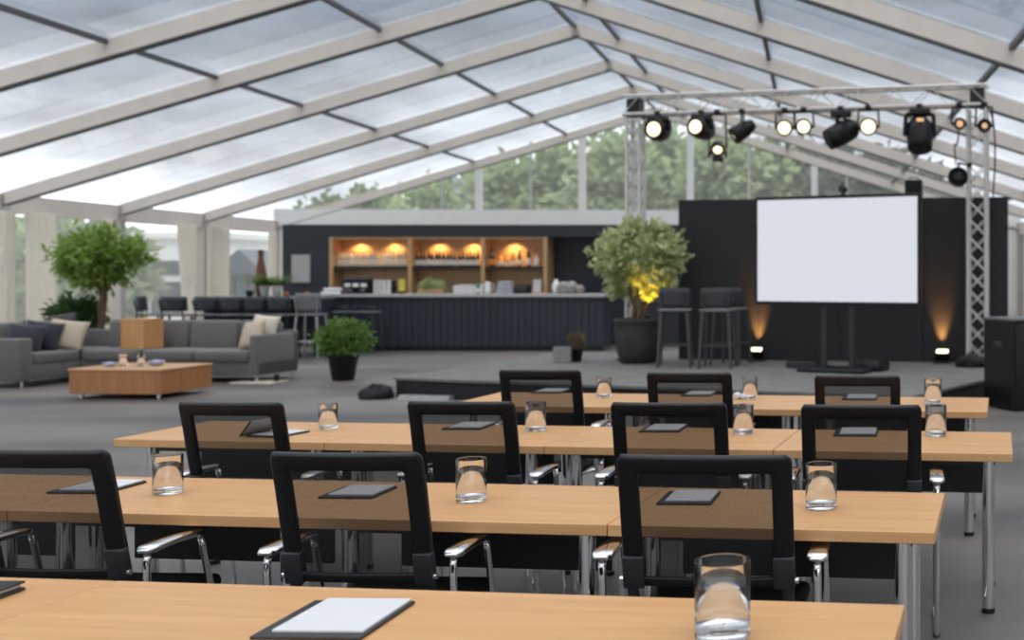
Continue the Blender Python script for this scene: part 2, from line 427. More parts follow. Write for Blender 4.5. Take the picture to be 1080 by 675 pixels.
# ------------------------------------------------------------------ outside
def blob_leaves(mb, c, rx, ry, rz, clumps, per, L, w, sp=.33, fill=.55):
    c = Vector(c)
    for k in range(clumps):
        while True:
            p = Vector((R.uniform(-1, 1), R.uniform(-1, 1), R.uniform(-1, 1)))
            if fill < p.length < 1: break
        q = Vector((p.x*rx, p.y*ry, p.z*rz)); s = sp*min(rx, ry, rz)
        for i in range(per):
            o = Vector((R.gauss(0, s), R.gauss(0, s), R.gauss(0, s*.8)))
            d = (q.normalized()*.7+Vector((R.uniform(-1, 1), R.uniform(-1, 1), R.uniform(-.9, .7))))
            nn = Vector((R.uniform(-1, 1), R.uniform(-1, 1), R.uniform(.2, 1.4)))
            mb.leaf(c+q+o, d, nn, L*R.uniform(.7, 1.25), w*R.uniform(.7, 1.2))
def tree(px, Y, ytop, wpx, label, dark=False, group='trees beyond the gable'):
    x = xat(px, Y); h = zat(ytop, Y); r = wpx/FPX*Y/2
    o = thing('deciduous_tree', label, 'tree', (x, Y, -.2), 0, group)
    mb = MB(); mb.cyl((0, 0, 0), (.1, 0, h*.55), .022*h, 9, .012*h)
    for k in range(5):
        a = k*1.3; mb.cyl((.05, 0, h*.35+.04*h*k), (r*.55*math.cos(a), r*.55*math.sin(a), h*.6+.04*h*k), .010*h, 6, .004*h)
    mb.build('trunk', BARK, o)
    mb = MB()
    blob_leaves(mb, (0, 0, h*.52), r, r, h*.48, 120, 40, .62, .40, .24, .15)
    mb.build('crown', TREED if dark else TREEL, o)
    return o
TR = [(350, 60, 212, 60, 0, 'low green tree at the far end of the gable, just over the bar wall'),
      (398, 62, 200, 56, 0, 'low green tree over the bar shelves, next to a pale house'),
      (455, 70, 190, 60, 0, 'distant green tree with pale sky above, beyond the gable glass'),
      (530, 55, 166, 74, 0, 'green tree just past the first broad gable post'),
      (585, 57, 158, 66, 0, 'green tree filling the pane before the second broad gable post'),
      (648, 52, 132, 80, 0, 'tall green tree under the ridge, next to the thin truss tower'),
      (700, 56, 128, 70, 0, 'tall green tree just past the thin truss tower'),
      (758, 52, 138, 78, 0, 'bright green tree behind the small barn-door lamp'),
      (812, 54, 146, 70, 0, 'green tree over the top edge of the screen'),
      (872, 54, 150, 76, 1, 'dark green tree behind the third broad gable post'),
      (925, 55, 160, 70, 1, 'dark tree low under the roof slope, over the screen corner'),
      (975, 56, 180, 70, 1, 'dark tree behind the black speaker box on the backdrop')]
for px, Y, yt, w, dk, lab in TR: tree(px, Y, yt, w, lab, bool(dk))
tree(80, 33, 242, 92, 'green tree outside the window wall behind the round-crowned indoor tree', False, 'trees outside the window wall')
tree(40, 42, 236, 50, 'green tree outside the window wall behind the wide curtain', False, 'trees outside the window wall')

HOUSEW = mat('pale_render', (.84, .84, .85), .8, noise=.06, nscale=.4)
HOUSEG = mat('slate_cladding', (.10, .12, .14), .6, noise=.2, nscale=.5)
WINDK = mat('dark_glazing', (.05, .065, .08), .15, noise=.3, nscale=.6)
def house(name, px0, px1, Y, ytop, depth, label, bands, roof=None):
    x0, x1 = xat(px0, Y), xat(px1, Y); h = zat(ytop, Y); w = x1-x0
    o = thing(name, label, 'building', ((x0+x1)/2, Y, -.2), 0)
    mb = MB(); mb.box((0, depth/2, h/2), (w, depth, h)); mb.build('facade', HOUSEW, o)
    for kind, ya, yb, m in bands:
        za, zb = zat(ya, Y)+.2, max(0.02, zat(yb, Y)+.2); mb = MB()
        nn = max(3, int(w/1.6))
        for i in range(nn):
            mb.box((-w/2+w*(i+.5)/nn, -.03, (za+zb)/2), (w/nn*.9, .12, za-zb))
        mb.build(kind, m, o)
    if roof:
        mb = MB(); rz_ = zat(roof, Y)+.2
        mb.add([(-w/2-.3, -.3, h), (w/2+.3, -.3, h), (w/2+.3, depth+.3, h), (-w/2-.3, depth+.3, h), (0, -.3, rz_), (0, depth+.3, rz_)],
               [(0, 1, 4), (1, 2, 5, 4), (2, 3, 5), (3, 0, 4, 5), (0, 3, 2, 1)])
        mb.build('roof', HOUSEG, o)
    else:
        mb = MB(); mb.box((0, depth/2, h+.12), (w+.5, depth+.5, .24)); mb.build('roof_edge', HOUSEW, o)
    return o
house('office_building', 122, 232, 46, 246, 10, 'pale flat-roofed building with a dark window band outside the window wall',
      [('window_band', 275, 290, WINDK), ('ground_floor_glazing', 297, 332, WINDK)])
house('shed', 236, 276, 40, 283, 8, 'pale shed with dark slate roof outside, behind the fern pots', [('window_band', 290, 312, WINDK)], roof=263)
house('house', 430, 496, 80, 196, 8, 'pale house between the trees beyond the gable glass', [('window_band', 204, 212, WINDK)], roof=182)
house('office_building', 30, 116, 60, 288, 8, 'low dark glazed building behind the green tree outside', [('window_band', 292, 318, WINDK)])

# ------------------------------------------------------------------ conference tables
RA = -math.radians(6.0)                      # the rows are turned a little against the camera
rx = Vector((math.cos(RA), math.sin(RA), 0)); ry = Vector((-math.sin(RA), math.cos(RA), 0))
TH = .74
def make_table(w, d, label, group):
    o = thing('conference_table', label, 'table', (0, 0, 0), RA, group)
    mb = MB(); mb.rbox((0, 0, TH-.019), (w-.003, d, .038), .0025, 1, smooth=False); mb.build('tabletop', OAK, o)
    mb = MB()
    for sy in (-1, 1): mb.box((0, sy*(d/2-.13), TH-.056), (w-.16, .035, .034))
    for sx in (-1, 1): mb.box((sx*(w/2-.11), 0, TH-.056), (.04, d-.2, .034))
    mb.build('underframe', BLACKM, o)
    mb = MB(); mb.rbox((0, .10, .59), (w-.26, .016, .22), .003, 1, smooth=False); mb.build('modesty_panel', BLACKB, o)
    for sx in (-1, 1):
        for sy in (-1, 1):
            p = (sx*(w/2-.11), sy*(d/2-.12))
            mb = MB(); mb.cyl((*p, .02), (*p, TH-.04), .028, 16)
            l = mb.build('leg', CHROME, o)
            mb = MB(); mb.cyl((*p, 0), (*p, .022), .030, 14); mb.build('foot_cap', BLACKP, l)
    return o
def row(B, w, d, n, labels, group):
    B = Vector((B[0], B[1], 0)); first = None
    for i in range(n):
        c = B - rx*(w*(i+.5)) - ry*(d/2)
        if first is None: first = make_table(w, d, labels[i], group); first.location = c
        else: dup(first, c, label=labels[i])
row((.057, 2.745), 2.06, .72, 2, ['long light oak table nearest the camera, bearing the big blurred tumbler',
    'light oak table cut off by the frame in the nearest row, past its slanting seam'], 'tables of the nearest row')
row((.231, 4.138), 1.045, .63, 4, ['oak table with the free chrome-legged end in the second row from the camera',
    'oak middle table of the second row, with one tumbler between two chairs',
    'oak table in the second row partly behind the chair cut off by the frame',
    'oak table entering the picture at its very edge in the second row'], 'tables of the second row')
row((.652, 5.714), 1.078, .68, 4, ['oak table with the free overhanging end beside open carpet, third row from the camera',
    'oak table next to the end table of the third row, behind two overlapping chairs',
    'oak table of the third row standing past the first seam from its pointed end',
    'oak table with the pointed far end by the lounge, third row from the camera'], 'tables of the third row')
row((.688, 7.30), 1.09, .75, 3, ['oak table with the free end near the black subwoofer, farthest row',
    'oak middle table of the farthest row, bearing a tumbler and crumpled napkins',
    'oak table with the pointed end of the farthest row, next to the stage corner'], 'tables of the farthest row')

# ------------------------------------------------------------------ mesh chairs
def rrect(x0, x1, z0, z1, r, n=5):
    pts = []
    for cx, cz, a0 in ((x1-r, z1-r, 0), (x0+r, z1-r, PI/2), (x0+r, z0+r, PI), (x1-r, z0+r, 1.5*PI)):
        for i in range(n): a = a0+PI/2*i/(n-1); pts.append((cx+r*math.cos(a), cz+r*math.sin(a)))
    return pts
def subdiv(loop, k):
    out = []
    for i in range(len(loop)):
        a, b = loop[i], loop[(i+1) % len(loop)]
        for j in range(k): out.append((a[0]+(b[0]-a[0])*j/k, a[1]+(b[1]-a[1])*j/k))
    return out
def back_y(x, z): return -.25 - .24*(z-.60) - .10*max(0, z-.88)**1.3 + .018*(abs(x)/.22)**2 - .018
def ring(mb, outer, inner, th, yoff=0.0):
    n = len(outer); vs = []
    prof = [(0, -.5), (.0, .5), (.12, .62), (.88, .62), (1, .5), (1, -.5), (.88, -.62), (.12, -.62)]
    for (o, i) in zip(outer, inner):
        for f, e in prof:
            x = o[0]+(i[0]-o[0])*f; z = o[1]+(i[1]-o[1])*f
            vs.append((x, back_y(x, z)+e*th+yoff, z))
    m = len(prof); fs = []
    for a in range(n):
        b = (a+1) % n
        for k in range(m): fs.append((a*m+k, a*m+(k+1) % m, b*m+(k+1) % m, b*m+k))
    mb.add(vs, fs, True)
def make_chair():
    o = thing('conference_chair', '', 'chair', (0, 0, 0), 0, 'black mesh conference chairs')
    hw = .231
    mb = MB()
    outer = subdiv(rrect(-hw, hw, .585, 1.0, .022), 4); inner = subdiv(rrect(-hw+.053, hw-.053, .612, .945, .012), 4)
    ring(mb, outer, inner, .020); mb.build('back_frame', BLACKP, o)
    mb = MB()                                       # rolled rim along the top
    mb.tube([(x, back_y(x, .995)-.006, .993) for x in [-hw+.012+(2*hw-.024)*i/14 for i in range(15)]], .010, 8)
    mb.build('top_rim', GREYP, o)
    mb = MB(); n = 12; m = 12; vs = []
    for j in range(m+1):
        for i in range(n+1):
            x = (-hw+.04)+(2*hw-.08)*i/n; z = .606+(.962-.606)*j/m; vs.append((x, back_y(x, z), z))
    mb.add(vs, [(j*(n+1)+i, j*(n+1)+i+1, (j+1)*(n+1)+i+1, (j+1)*(n+1)+i) for j in range(m) for i in range(n)], True)
    mb.build('back_mesh', MESHB, o)
    for s in (-1, 1):                               # bracket blocks that carry the back
        mb = MB(); M = Matrix.Translation((s*.2035, back_y(.2, .63)-.004, .632)) @ Matrix.Rotation(.235, 4, 'X')
        mb.rbox((0, 0, 0), (.058, .036, .105), .005, 2, M)
        mb.cyl((s*.212, -.25, .60), (s*.212, -.20, .455), .016, 10)
        b = mb.build('back_bracket', GREYP, o)
        mb = MB(); mb.cyl((s*.228, -.262, .605), (s*.242, -.262, .605), .010, 12); mb.build('bolt', CHROME, b)
    mb = MB(); mb.rbox((0, .0, .45), (.47, .46, .055), .024, 3); mb.build('seat', BLACKF, o)
    mb = MB(); mb.rbox((0, 0, .415), (.40, .40, .02), .004, 1); mb.build('seat_pan', BLACKP, o)
    for s in (-1, 1):
        x = s*.292
        pts = [(x, -.255, .660), (x, -.262, .640), (x, -.262, .60), (x, -.240, .30), (x, -.218, .05), (x, -.208, .022), (x, -.18, .012),
               (x, .10, .012), (x, .135, .020), (x, .142, .045), (x, .10, .32), (x, .02, .62), (x, .010, .655)]
        mb = MB(); mb.tube(pts, .0115, 10)
        fr = mb.build('sled_frame', CHROME, o)
        for yy in (-.16, .09):
            mb = MB(); mb.rbox((x, yy, .008), (.026, .04, .016), .004, 1); mb.build('glide', BLACKP, fr)
        # arm: flat polished bar, wide and rounded
        mb = MB()
        nn = 12; prof = []
        vs = []; fs = []
        for i in range(nn+1):
            u = i/nn; y = -.285+.285*u
            wv = .060*(1 - max(0, (.10-u)/.10)**2*.45 - max(0, (u-.9)/.1)**2*.5); h = .022*(1-max(0, (.06-u)/.06)**2*.5)
            zc = .674+.006*math.sin(u*PI)
            for (a, b) in ((-.5, -.25), (-.42, -.5), (.42, -.5), (.5, -.25), (.5, .25), (.40, .5), (-.40, .5), (-.5, .25)):
                vs.append((x+a*wv, y, zc+b*h))
        for i in range(nn):
            for k in range(8): fs.append((i*8+k, i*8+(k+1) % 8, i*8+8+(k+1) % 8, i*8+8+k))
        fs += [tuple(range(7, -1, -1)), tuple(nn*8+k for k in range(8))]
        mb.add(vs, fs, True); mb.build('armrest', CHROME, o)
    mb = MB()
    mb.tube([(-.292, .055, .43), (-.2, .05, .40), (.2, .05, .40), (.292, .055, .43)], .010, 8)
    mb.tube([(-.292, -.255, .43), (-.2, -.20, .40), (.2, -.20, .40), (.292, -.255, .43)], .010, 8)
    mb.build('cross_bar', CHROME, o)
    return o
chair0 = make_chair(); used = [False]
def chair(px, Y, sx, label, rz=-.03):
    loc = Vector((xat(px, Y), Y, 0)) - rotz(rz) @ Vector((0, back_y(0, 1.0), 0))
    if not used[0]: c = chair0; used[0] = True
    else: c = dup(chair0)
    c.location = loc; c.rotation_euler = (0, 0, rz); c['label'] = label; c.scale = (sx, 1, 1)
chair(30, 3.46, 1.0, 'black mesh chair at the second oak row, partly cut off by the picture frame')
chair(361, 3.41, 1.0, 'black mesh chair seen whole at the second oak row, tumbler standing just past its back')
chair(741, 3.36, 1.13, 'black mesh chair at the free end of the second row, behind the big blurred tumbler')
chair(240, 4.73, .95, 'black mesh chair at the third row by the pointed table end, open notebook behind it')
chair(484, 4.76, .98, 'black mesh chair at the third row, straight in front of the farthest row\'s pointed end')
chair(704, 4.72, 1.05, 'black mesh chair at the third row, overlapping a chair of the farthest row')
chair(908, 4.64, 1.07, 'black mesh chair at the third row beside the free table end with chrome legs')
chair(568, 6.32, .99, 'black mesh chair at the farthest row by its pointed table end, before the stage edge')
chair(726, 6.15, 1.0, 'black mesh chair at the farthest row with crumpled napkins beside it')
chair(904, 5.97, .98, 'black mesh chair at the farthest row under the lit screen stand')

# ------------------------------------------------------------------ tumblers of water
def make_glass(lab, level=.104):
    o = thing('tumbler', lab, 'glass', (0, 0, 0), 0, 'water tumblers on the tables')
    r, h, w = .0525, .150, .0026
    mb = MB()
    mb.lathe([(0.0001, .0005), (r-.004, .0005), (r-.0008, .003), (r, .007), (r, h-.002), (r-.0008, h-.0003), (r-w/2, h), (r-w+.0004, h-.0006), (r-w, h-.003),
              (r-w, .024), (r-w-.003, .0185), (r-w-.009, .0165), (0.0001, .0158)], 48)
    mb.build('glass_body', GLASS, o)
    mb = MB(); q = r-w+.0006
    mb.lathe([(0.0001, .0162), (q-.009, .0168), (q-.003, .0188), (q, .0242), (q, level-.001), (q-.002, level), (0.0001, level)], 48)
    mb.build('water', WATER, o)
    return o
g0 = make_glass(''); gu = [False]
def glass(px, py, label, s=1.0, zs=1.0):
    p = on(px, py, TH)
    if not gu[0]: c = g0; gu[0] = True
    else: c = dup(g0)
    c.location = (p.x, p.y, TH); c.scale = (s, s, s*zs); c['label'] = label
glass(762, 672, 'big out-of-focus tumbler of water on the nearest oak table', 1.16, .98)
glass(177, 520.5, 'tumbler of water on the second row, near the chair cut off by the frame', .93, 1.02)
glass(497, 528.5, 'sharp tumbler of water in the middle of the second oak row', .98, 1.02)
glass(866, 536, 'tumbler of water near the free end of the second oak row', 1.02, 1.0)
glass(346, 452.5, 'tumbler of water on the third row, past the chair by the pointed end', .86, 1.02)
glass(565, 454.5, 'tumbler of water on the third row before the chair of the farthest pointed end', .97, 1.0)
glass(784, 457.5, 'tumbler of water on the third row, in line under the crumpled napkins', .97, 1.0)
glass(987, 459.5, 'tumbler of water at the free end of the third row, in front of another tumbler', 1.0, 1.0)
glass(637, 419, 'small tumbler of water on the farthest row between two chairs', .88, 1.0)
glass(791, 420.5, 'small tumbler of water on the farthest row beside crumpled white napkins', .9, 1.0)
glass(984, 425.5, 'tumbler on the farthest row, half hidden behind the tumbler of the third row', 1.02, 1.0)

# ------------------------------------------------------------------ notepads in black covers
def make_pad():
    o = thing('notepad', '', 'notepad', (0, 0, 0), 0, 'notepads in black covers on the tables')
    mb = MB(); mb.rbox((0, 0, .004), (.232, .262, .008), .003, 2); mb.build('cover', LEATHER, o)
    mb = MB(); mb.rbox((.012, .012, .0105), (.192, .232, .006), .001, 1, smooth=False); mb.build('paper_block', PAPER, o)
    return o
p0 = make_pad(); pu = [False]
def pad(px, py, label, s=1.0, rz=-.04, sy=1.0):
    p = on(px, py, TH)
    if not pu[0]: c = p0; pu[0] = True
    else: c = dup(p0)
    c.location = (p.x, p.y, TH+.0005); c.scale = (s, s*sy, 1); c.rotation_euler = (0, 0, rz); c['label'] = label
pad(355, 655, 'notepad in a black cover lying open to white paper on the nearest table', 1.06, -.02)
q = on(-72, 638.5, TH)
cf = thing('document_folder', 'closed black folder cut off by the picture edge on the nearest row', 'folder', (q.x, q.y, TH+.0005), -.02)
mb = MB(); mb.rbox((0, 0, .004), (.25, .27, .008), .003, 2); mb.build('back_cover', LEATHER, cf)
mb = MB(); mb.rbox((-.004, 0, .013), (.24, .262, .009), .002, 1, smooth=False); mb.build('paper_block', PAPER, cf)
mb = MB(); mb.rbox((0, 0, .021), (.25, .27, .006), .003, 2); mb.build('front_cover', LEATHER, cf)
pad(103, 515, 'notepad seen through and beside the cut-off chair of the second row', .95, -.02, .9)
pad(378, 520.5, 'notepad behind the mesh of the whole middle chair of the second row', .84, -.02, .92)
pad(727, 526.5, 'notepad behind the mesh of the chair at the free end of the second row', .82, -.02)
pad(495, 450.5, 'notepad behind the mesh of the third-row chair in front of the stage corner', .86, -.03)
pad(700, 453, 'notepad behind the mesh of the third-row chair overlapping another chair', .88, -.03)
pad(903, 457, 'notepad behind the mesh of the third-row chair at the free table end', .92, -.03)
pad(581, 413.3, 'notepad on the farthest row near its pointed end', .85, -.03)
pad(737, 416.3, 'notepad on the farthest row behind the chair next to the napkins', .85, -.03)
pad(907, 420, 'notepad on the farthest row near its free end', .95, -.03)
# an open folder propped up like a tent, white sheet beside it
o = thing('notebook', 'dark notebook standing half open on the third row with a white sheet beside it', 'notebook', (*on(284, 458, TH)[:2], TH+.001), -.25)
mb = MB(); mb.rbox((0, 0, .0), (.10, .20, .005), .002, 1, Matrix.Translation((-.035, -.02, .040)) @ Matrix.Rotation(math.radians(-50), 4, 'Y')); mb.build('front_cover', LEATHER, o)
mb = MB(); mb.rbox((0, 0, .0), (.085, .18, .004), .001, 1, Matrix.Translation((-.029, -.02, .045)) @ Matrix.Rotation(math.radians(-50), 4, 'Y')); mb.build('page', PAPER, o)
mb = MB(); mb.rbox((.055, .0, .004), (.18, .22, .008), .002, 1); mb.build('back_cover', LEATHER, o)
mb = MB(); mb.rbox((.062, .003, .0095), (.155, .195, .004), .001, 1); mb.build('paper_block', PAPER, o)
def napkin(px, py, label, s):
    p = on(px, py, TH); mb = MB()
    bm = bmesh.new(); bmesh.ops.create_icosphere(bm, subdivisions=3, radius=1)
    rr = random.Random(px)
    cs = [Vector((rr.uniform(-1, 1), rr.uniform(-1, 1), rr.uniform(-1, 1))).normalized() for _ in range(16)]
    vs = []
    for v in bm.verts:
        f = .82+.26*max(abs(v.co.dot(c))**6 for c in cs); vs.append((v.co.x*f*s, v.co.y*f*s, (v.co.z*f+.86)*s*.9))
    mb.add(vs, [[v.index for v in f.verts] for f in bm.faces]); bm.free()
    tag(mb.build('napkin', PAPER, None, (p.x, p.y, TH)), label, 'napkin', 'crumpled napkins on the farthest row')
napkin(778, 421, 'crumpled white napkin farther from the small tumbler on the farthest row', .028)
napkin(785, 421.5, 'crumpled white napkin touching the small tumbler on the farthest row', .024)

# ------------------------------------------------------------------ lounge
sofa = thing('corner_sofa', 'large grey upholstered corner sofa with loose back cushions in front of the window wall', 'sofa', (-8.73, 15.9, 0), RA)
SM = Matrix.Translation((-8.73, 15.9, 0)) @ rotz(RA)
mb = MB(); mb.rbox((-1.8, .48, .20), (3.6, .92, .20), .02); mb.rbox((-3.15, -.45, .20), (.94, 1.06, .20), .02); mb.build('base', SOFA, sofa)
for a, b in ((-.95, -.13), (-1.80, -.96), (-2.66, -1.81)):
    mb = MB(); mb.rbox(((a+b)/2, .36, .37), (b-a-.01, .76, .17), .05, 3); mb.build('seat_cushion', SOFA, sofa)
for a, b in ((-.79, .0), (.01, .74)):
    mb = MB(); mb.rbox((-3.0, (a+b)/2, .37), (.66 if b < .5 else .66, b-a-.01, .17), .05, 3); mb.build('seat_cushion', SOFA, sofa)
for a, b in ((-.72, -.13), (-1.50, -.73), (-2.20, -1.51), (-2.80, -2.21)):
    mb = MB(); M = Matrix.Translation(((a+b)/2, .71, .63)) @ Matrix.Rotation(-.14, 4, 'X'); mb.rbox((0, 0, 0), (b-a-.012, .19, .44), .06, 3, M); mb.build('back_cushion', SOFA, sofa)
for a, b in ((-.78, -.02), (-.01, .66)):
    mb = MB(); M = Matrix.Translation((-3.40, (a+b)/2, .63)) @ Matrix.Rotation(-.14, 4, 'Y'); mb.rbox((0, 0, 0), (.19, b-a-.012, .44), .06, 3, M); mb.build('back_cushion', SOFA, sofa)
mb = MB(); mb.rbox((-1.8, .88, .40), (3.6, .12, .60), .02); mb.rbox((-3.57, -.02, .40), (.11, 1.9, .60), .02); mb.build('back_rail', SOFA, sofa)
mb = MB(); mb.rbox((-.06, .47, .385), (.12, .95, .57), .025); mb.build('armrest', SOFA, sofa)
mb = MB(); mb.rbox((-3.15, -.90, .37), (.95, .20, .58), .03); mb.build('armrest', SOFA, sofa)
for u, v in ((-.05, .06), (-.05, .88), (-1.8, .06), (-2.75, -.9), (-3.5, -.9), (-3.5, .85)):
    mb = MB(); mb.cyl((u, v, 0), (u, v, .11), .018, 10); mb.build('leg', CHROME, sofa)

def cushion(px, Y, z, w, h, t, m, label, rz=0.0, lean=.3, roll=0.0, group='scatter cushions on the grey corner sofa'):
    n = 14; mb = MB(); vs = []
    for side in (1, -1):
        for j in range(n+1):
            for i in range(n+1):
                u, v = 2*i/n-1, 2*j/n-1
                e = (max(0, 1-u*u)*max(0, 1-v*v))**.42
                pinch = 1-.07*(1-v*v)*abs(u) ; pinch2 = 1-.07*(1-u*u)*abs(v)
                vs.append((u*w/2*pinch, side*t/2*e, v*h/2*pinch2))
    S = (n+1)**2; fs = []
    for j in range(n):
        for i in range(n):
            k = j*(n+1)+i; fs.append((k, k+n+1, k+n+2, k+1)); fs.append((S+k, S+k+1, S+k+n+2, S+k+n+1))
    mb.add(vs, fs, True, Matrix.Rotation(roll, 4, 'Y'))
    o = mb.build('cushion', m, None, (xat(px, Y), Y, z))
    bm = bmesh.new(); bm.from_mesh(o.data); bmesh.ops.remove_doubles(bm, verts=list(bm.verts), dist=1e-4); bm.to_mesh(o.data); bm.free()
    o.rotation_euler = (-lean, 0, rz)
    return tag(o, label, 'cushion', group)
cushion(26, 15.72, .64, .46, .42, .17, NAVYC, 'dark navy cushion right behind the near sofa arm', .35, .45, .12)
cushion(44, 15.98, .66, .48, .44, .17, NAVYC, 'dark navy cushion between another navy cushion and the beige cushion', .35, .42, .15)
cushion(8, 15.9, .66, .44, .42, .16, NAVYC, 'dark navy cushion at the picture edge, rear one of the navy cushions', .5, .4, -.1)
cushion(70, 16.20, .66, .50, .46, .17, BEIGEC, 'beige cushion propped beside two dark navy cushions', .3, .42, .14)
cushion(66, 16.62, .80, .36, .30, .14, GREYC, 'dark grey cushion peeping over the sofa back behind the beige one', .4, .3, -.15)
cushion(266, 16.20, .66, .42, .44, .16, BEIGEC, 'beige cushion leaning near the sofa arm nearest the green potted bush', -.45, .40, -.16)
cushion(279, 16.44, .76, .42, .36, .14, CREAMC, 'cream cushion behind the beige one at the sofa end near the potted bush', -.1, .35, .08)

p = SM @ Vector((-1.95, .27, .456))
o = thing('wooden_box', 'plain honey-coloured wooden box standing on the grey sofa seat', 'box', p, RA-.15)
mb = MB(); mb.rbox((0, 0, .205), (.40, .34, .41), .006, 1, smooth=False); mb.build('body', HONEY, o)
mb = MB(); mb.rbox((0, 0, .418), (.41, .35, .018), .004, 1, smooth=False); mb.build('lid', HONEY, o)

c = Vector((-9.33, 14.36, 0))
ct = thing('coffee_table', 'low block-shaped warm wood coffee table in front of the grey corner sofa', 'table', c, -.07)
mb = MB(); mb.rbox((0, 0, .205), (1.18, .95, .29), .006, 1, smooth=False); mb.build('block_body', TEAK, ct)
mb = MB(); mb.rbox((0, 0, .358), (1.20, .97, .02), .004, 1, smooth=False); mb.build('tabletop', wood('pale_teak_top', (.60, .36, .19), (.50, .28, .13), .35), ct)
for sx in (-1, 1):
    for sy in (-1, 1):
        mb = MB(); mb.cyl((sx*.5, sy*.38, 0), (sx*.5, sy*.38, .065), .025, 10); mb.build('foot', STEEL, ct)
def small_glass(px, Y, z, label):
    o = dup(g0, (xat(px, Y), Y, z), label=label, group='tumblers on the coffee table'); o.scale = (.95, .95, 1.0)
small_glass(130, 14.35, .3685, 'tumbler standing alone on the warm wood coffee table')
small_glass(149, 14.30, .3685, 'tumbler in front of the small dark bottle on the coffee table')
o = thing('small_bottle', 'small dark bottle behind a tumbler on the coffee table', 'bottle', (xat(149, 14.52), 14.52, .3685))
mb = MB(); mb.lathe([(.028, 0), (.03, .01), (.03, .11), (.012, .15), (.012, .20)], 16); mb.build('bottle_body', BLACKP, o)
mb = MB(); mb.cyl((0, 0, .20), (0, 0, .22), .014, 12); mb.build('cap', STEEL, o)
LAV = mat('lavender_ceramic', (.42, .43, .60), .4, noise=.1, nscale=20)
def bowl(px, Y, label, s):
    mb = MB(); mb.lathe([(.03*s, 0), (.06*s, .012*s), (.09*s, .05*s), (.086*s, .05*s), (.055*s, .02*s), (.0001, .014*s)], 24)
    mb.lathe([(.02*s, .02*s), (.055*s, .035*s), (.04*s, .058*s), (.0001, .064*s)], 18)
    tag(mb.build('bowl', LAV, None, (xat(px, Y), Y, .3685)), label, 'bowl', 'small bowls on the coffee table')
bowl(116, 14.25, 'small lavender bowl near the front edge of the coffee table', .95)
bowl(165, 14.42, 'larger lavender bowl beside the dark bottle on the coffee table', 1.15)
o = thing('floor_plate', 'thin pale metal foot plate of a stand lying under the sofa end', 'plate', (*on(274, 404)[:2], 0), -.1)
mb = MB(); mb.rbox((0, 0, .012), (.62, .42, .024), .006, 2); mb.build('plate', mat('pale_metal', (.62, .55, .46), .4, .4), o)
mb = MB(); mb.box((.22, .05, .07), (.05, .05, .10)); mb.build('post', BLACKM, o)

# ------------------------------------------------------------------ plants
def pot_part(o, r0, r1, h, m, soil=True):
    mb = MB(); mb.lathe([(r0*.95, 0), (r0, .015), (r1, h-.03), (r1+.012, h-.025), (r1+.012, h), (r1-.02, h), (r1-.03, h-.06), (.0001, h-.06)], 36)
    p = mb.build('pot', m, o)
    mb = MB(); mb.lathe([(.0001, h-.05), (r1-.031, h-.058), (r1-.031, h-.075), (.0001, h-.075)], 24); mb.build('soil', SOIL, p)
    return p
x, Y = xat(362, 16.35), 16.35
o = thing('potted_bush', 'bright green bush in a tapered black pot on the open carpet near the sofa arm', 'plant', (x, Y, 0))
pot_part(o, .15, .20, .36, BLACKP)
mb = MB()
for k in range(9): a = k*.7; mb.cyl((.05*math.cos(a), .05*math.sin(a), .30), (.2*math.cos(a), .2*math.sin(a), .62), .008, 6)
mb.build('stems', BARK, o)
mb = MB(); blob_leaves(mb, (0, 0, .60), .30, .30, .24, 70, 22, .085, .035, .22, .3); mb.build('foliage', LEAFB, o)

x, Y = xat(673, 16.4), 16.4; ZS = .245
o = thing('potted_ficus', 'big bushy ficus in a round dark stone pot standing on the stage beside the bar', 'plant', (x, Y, ZS))
mb = MB(); mb.lathe([(.23, 0), (.26, .02), (.31, .22), (.335, .44), (.33, .58), (.345, .60), (.345, .64), (.30, .64), (.29, .57), (.0001, .57)], 40); pt = mb.build('pot', POT, o)
mb = MB(); mb.lathe([(.0001, .585), (.288, .575), (.288, .56), (.0001, .56)], 24); mb.build('soil', SOIL, pt)
for k, (bx, tx, ty, r) in enumerate(((-.06, -.13, .05, .045), (.03, .02, -.03, .04), (.09, .20, .06, .035))):
    mb = MB(); mb.tube([(bx, 0, .56), (bx+.02, 0, .80), (tx*.8, ty*.6, 1.05), (tx, ty, 1.40)], r, 9); mb.build('trunk', BARK, o)
mb = MB(); blob_leaves(mb, (0, 0, 1.50), .58, .52, .50, 120, 26, .125, .066, .15, .25); mb.build('foliage', LEAFM, o)
def spotlight(name, p, d, col, e, ang, blend=.5, r=.03):
    l = bpy.data.lights.new(name, 'SPOT'); l.energy = e; l.color = col; l.spot_size = math.radians(ang); l.spot_blend = blend; l.shadow_soft_size = r
    ob = bpy.data.objects.new(name, l); COL.objects.link(ob); ob.location = p; ob.rotation_euler = Vector(d).to_track_quat('-Z', 'Y').to_euler(); return ob
u = thing('plant_uplight', 'small black spotlight stuck in the ficus pot, lighting its leaves yellow', 'lamp', (x+.17, Y-.22, ZS+.578))
mb = MB(); mb.cyl((0, 0, 0), (0, 0, .06), .008, 8); mb.cyl((0, 0, .05), (.0, .02, .12), .03, 14, .036); mb.build('housing', BLACKP, u)
mb = MB(); mb.cyl((0, .02, .121), (.0, .0205, .124), .032, 14); mb.build('lens', LENSHOT, u)
spotlight('plant_beam', (x+.17, Y-.20, ZS+.72), (.06, .02, 1), (1.0, .56, .04), 46, 72, .8)

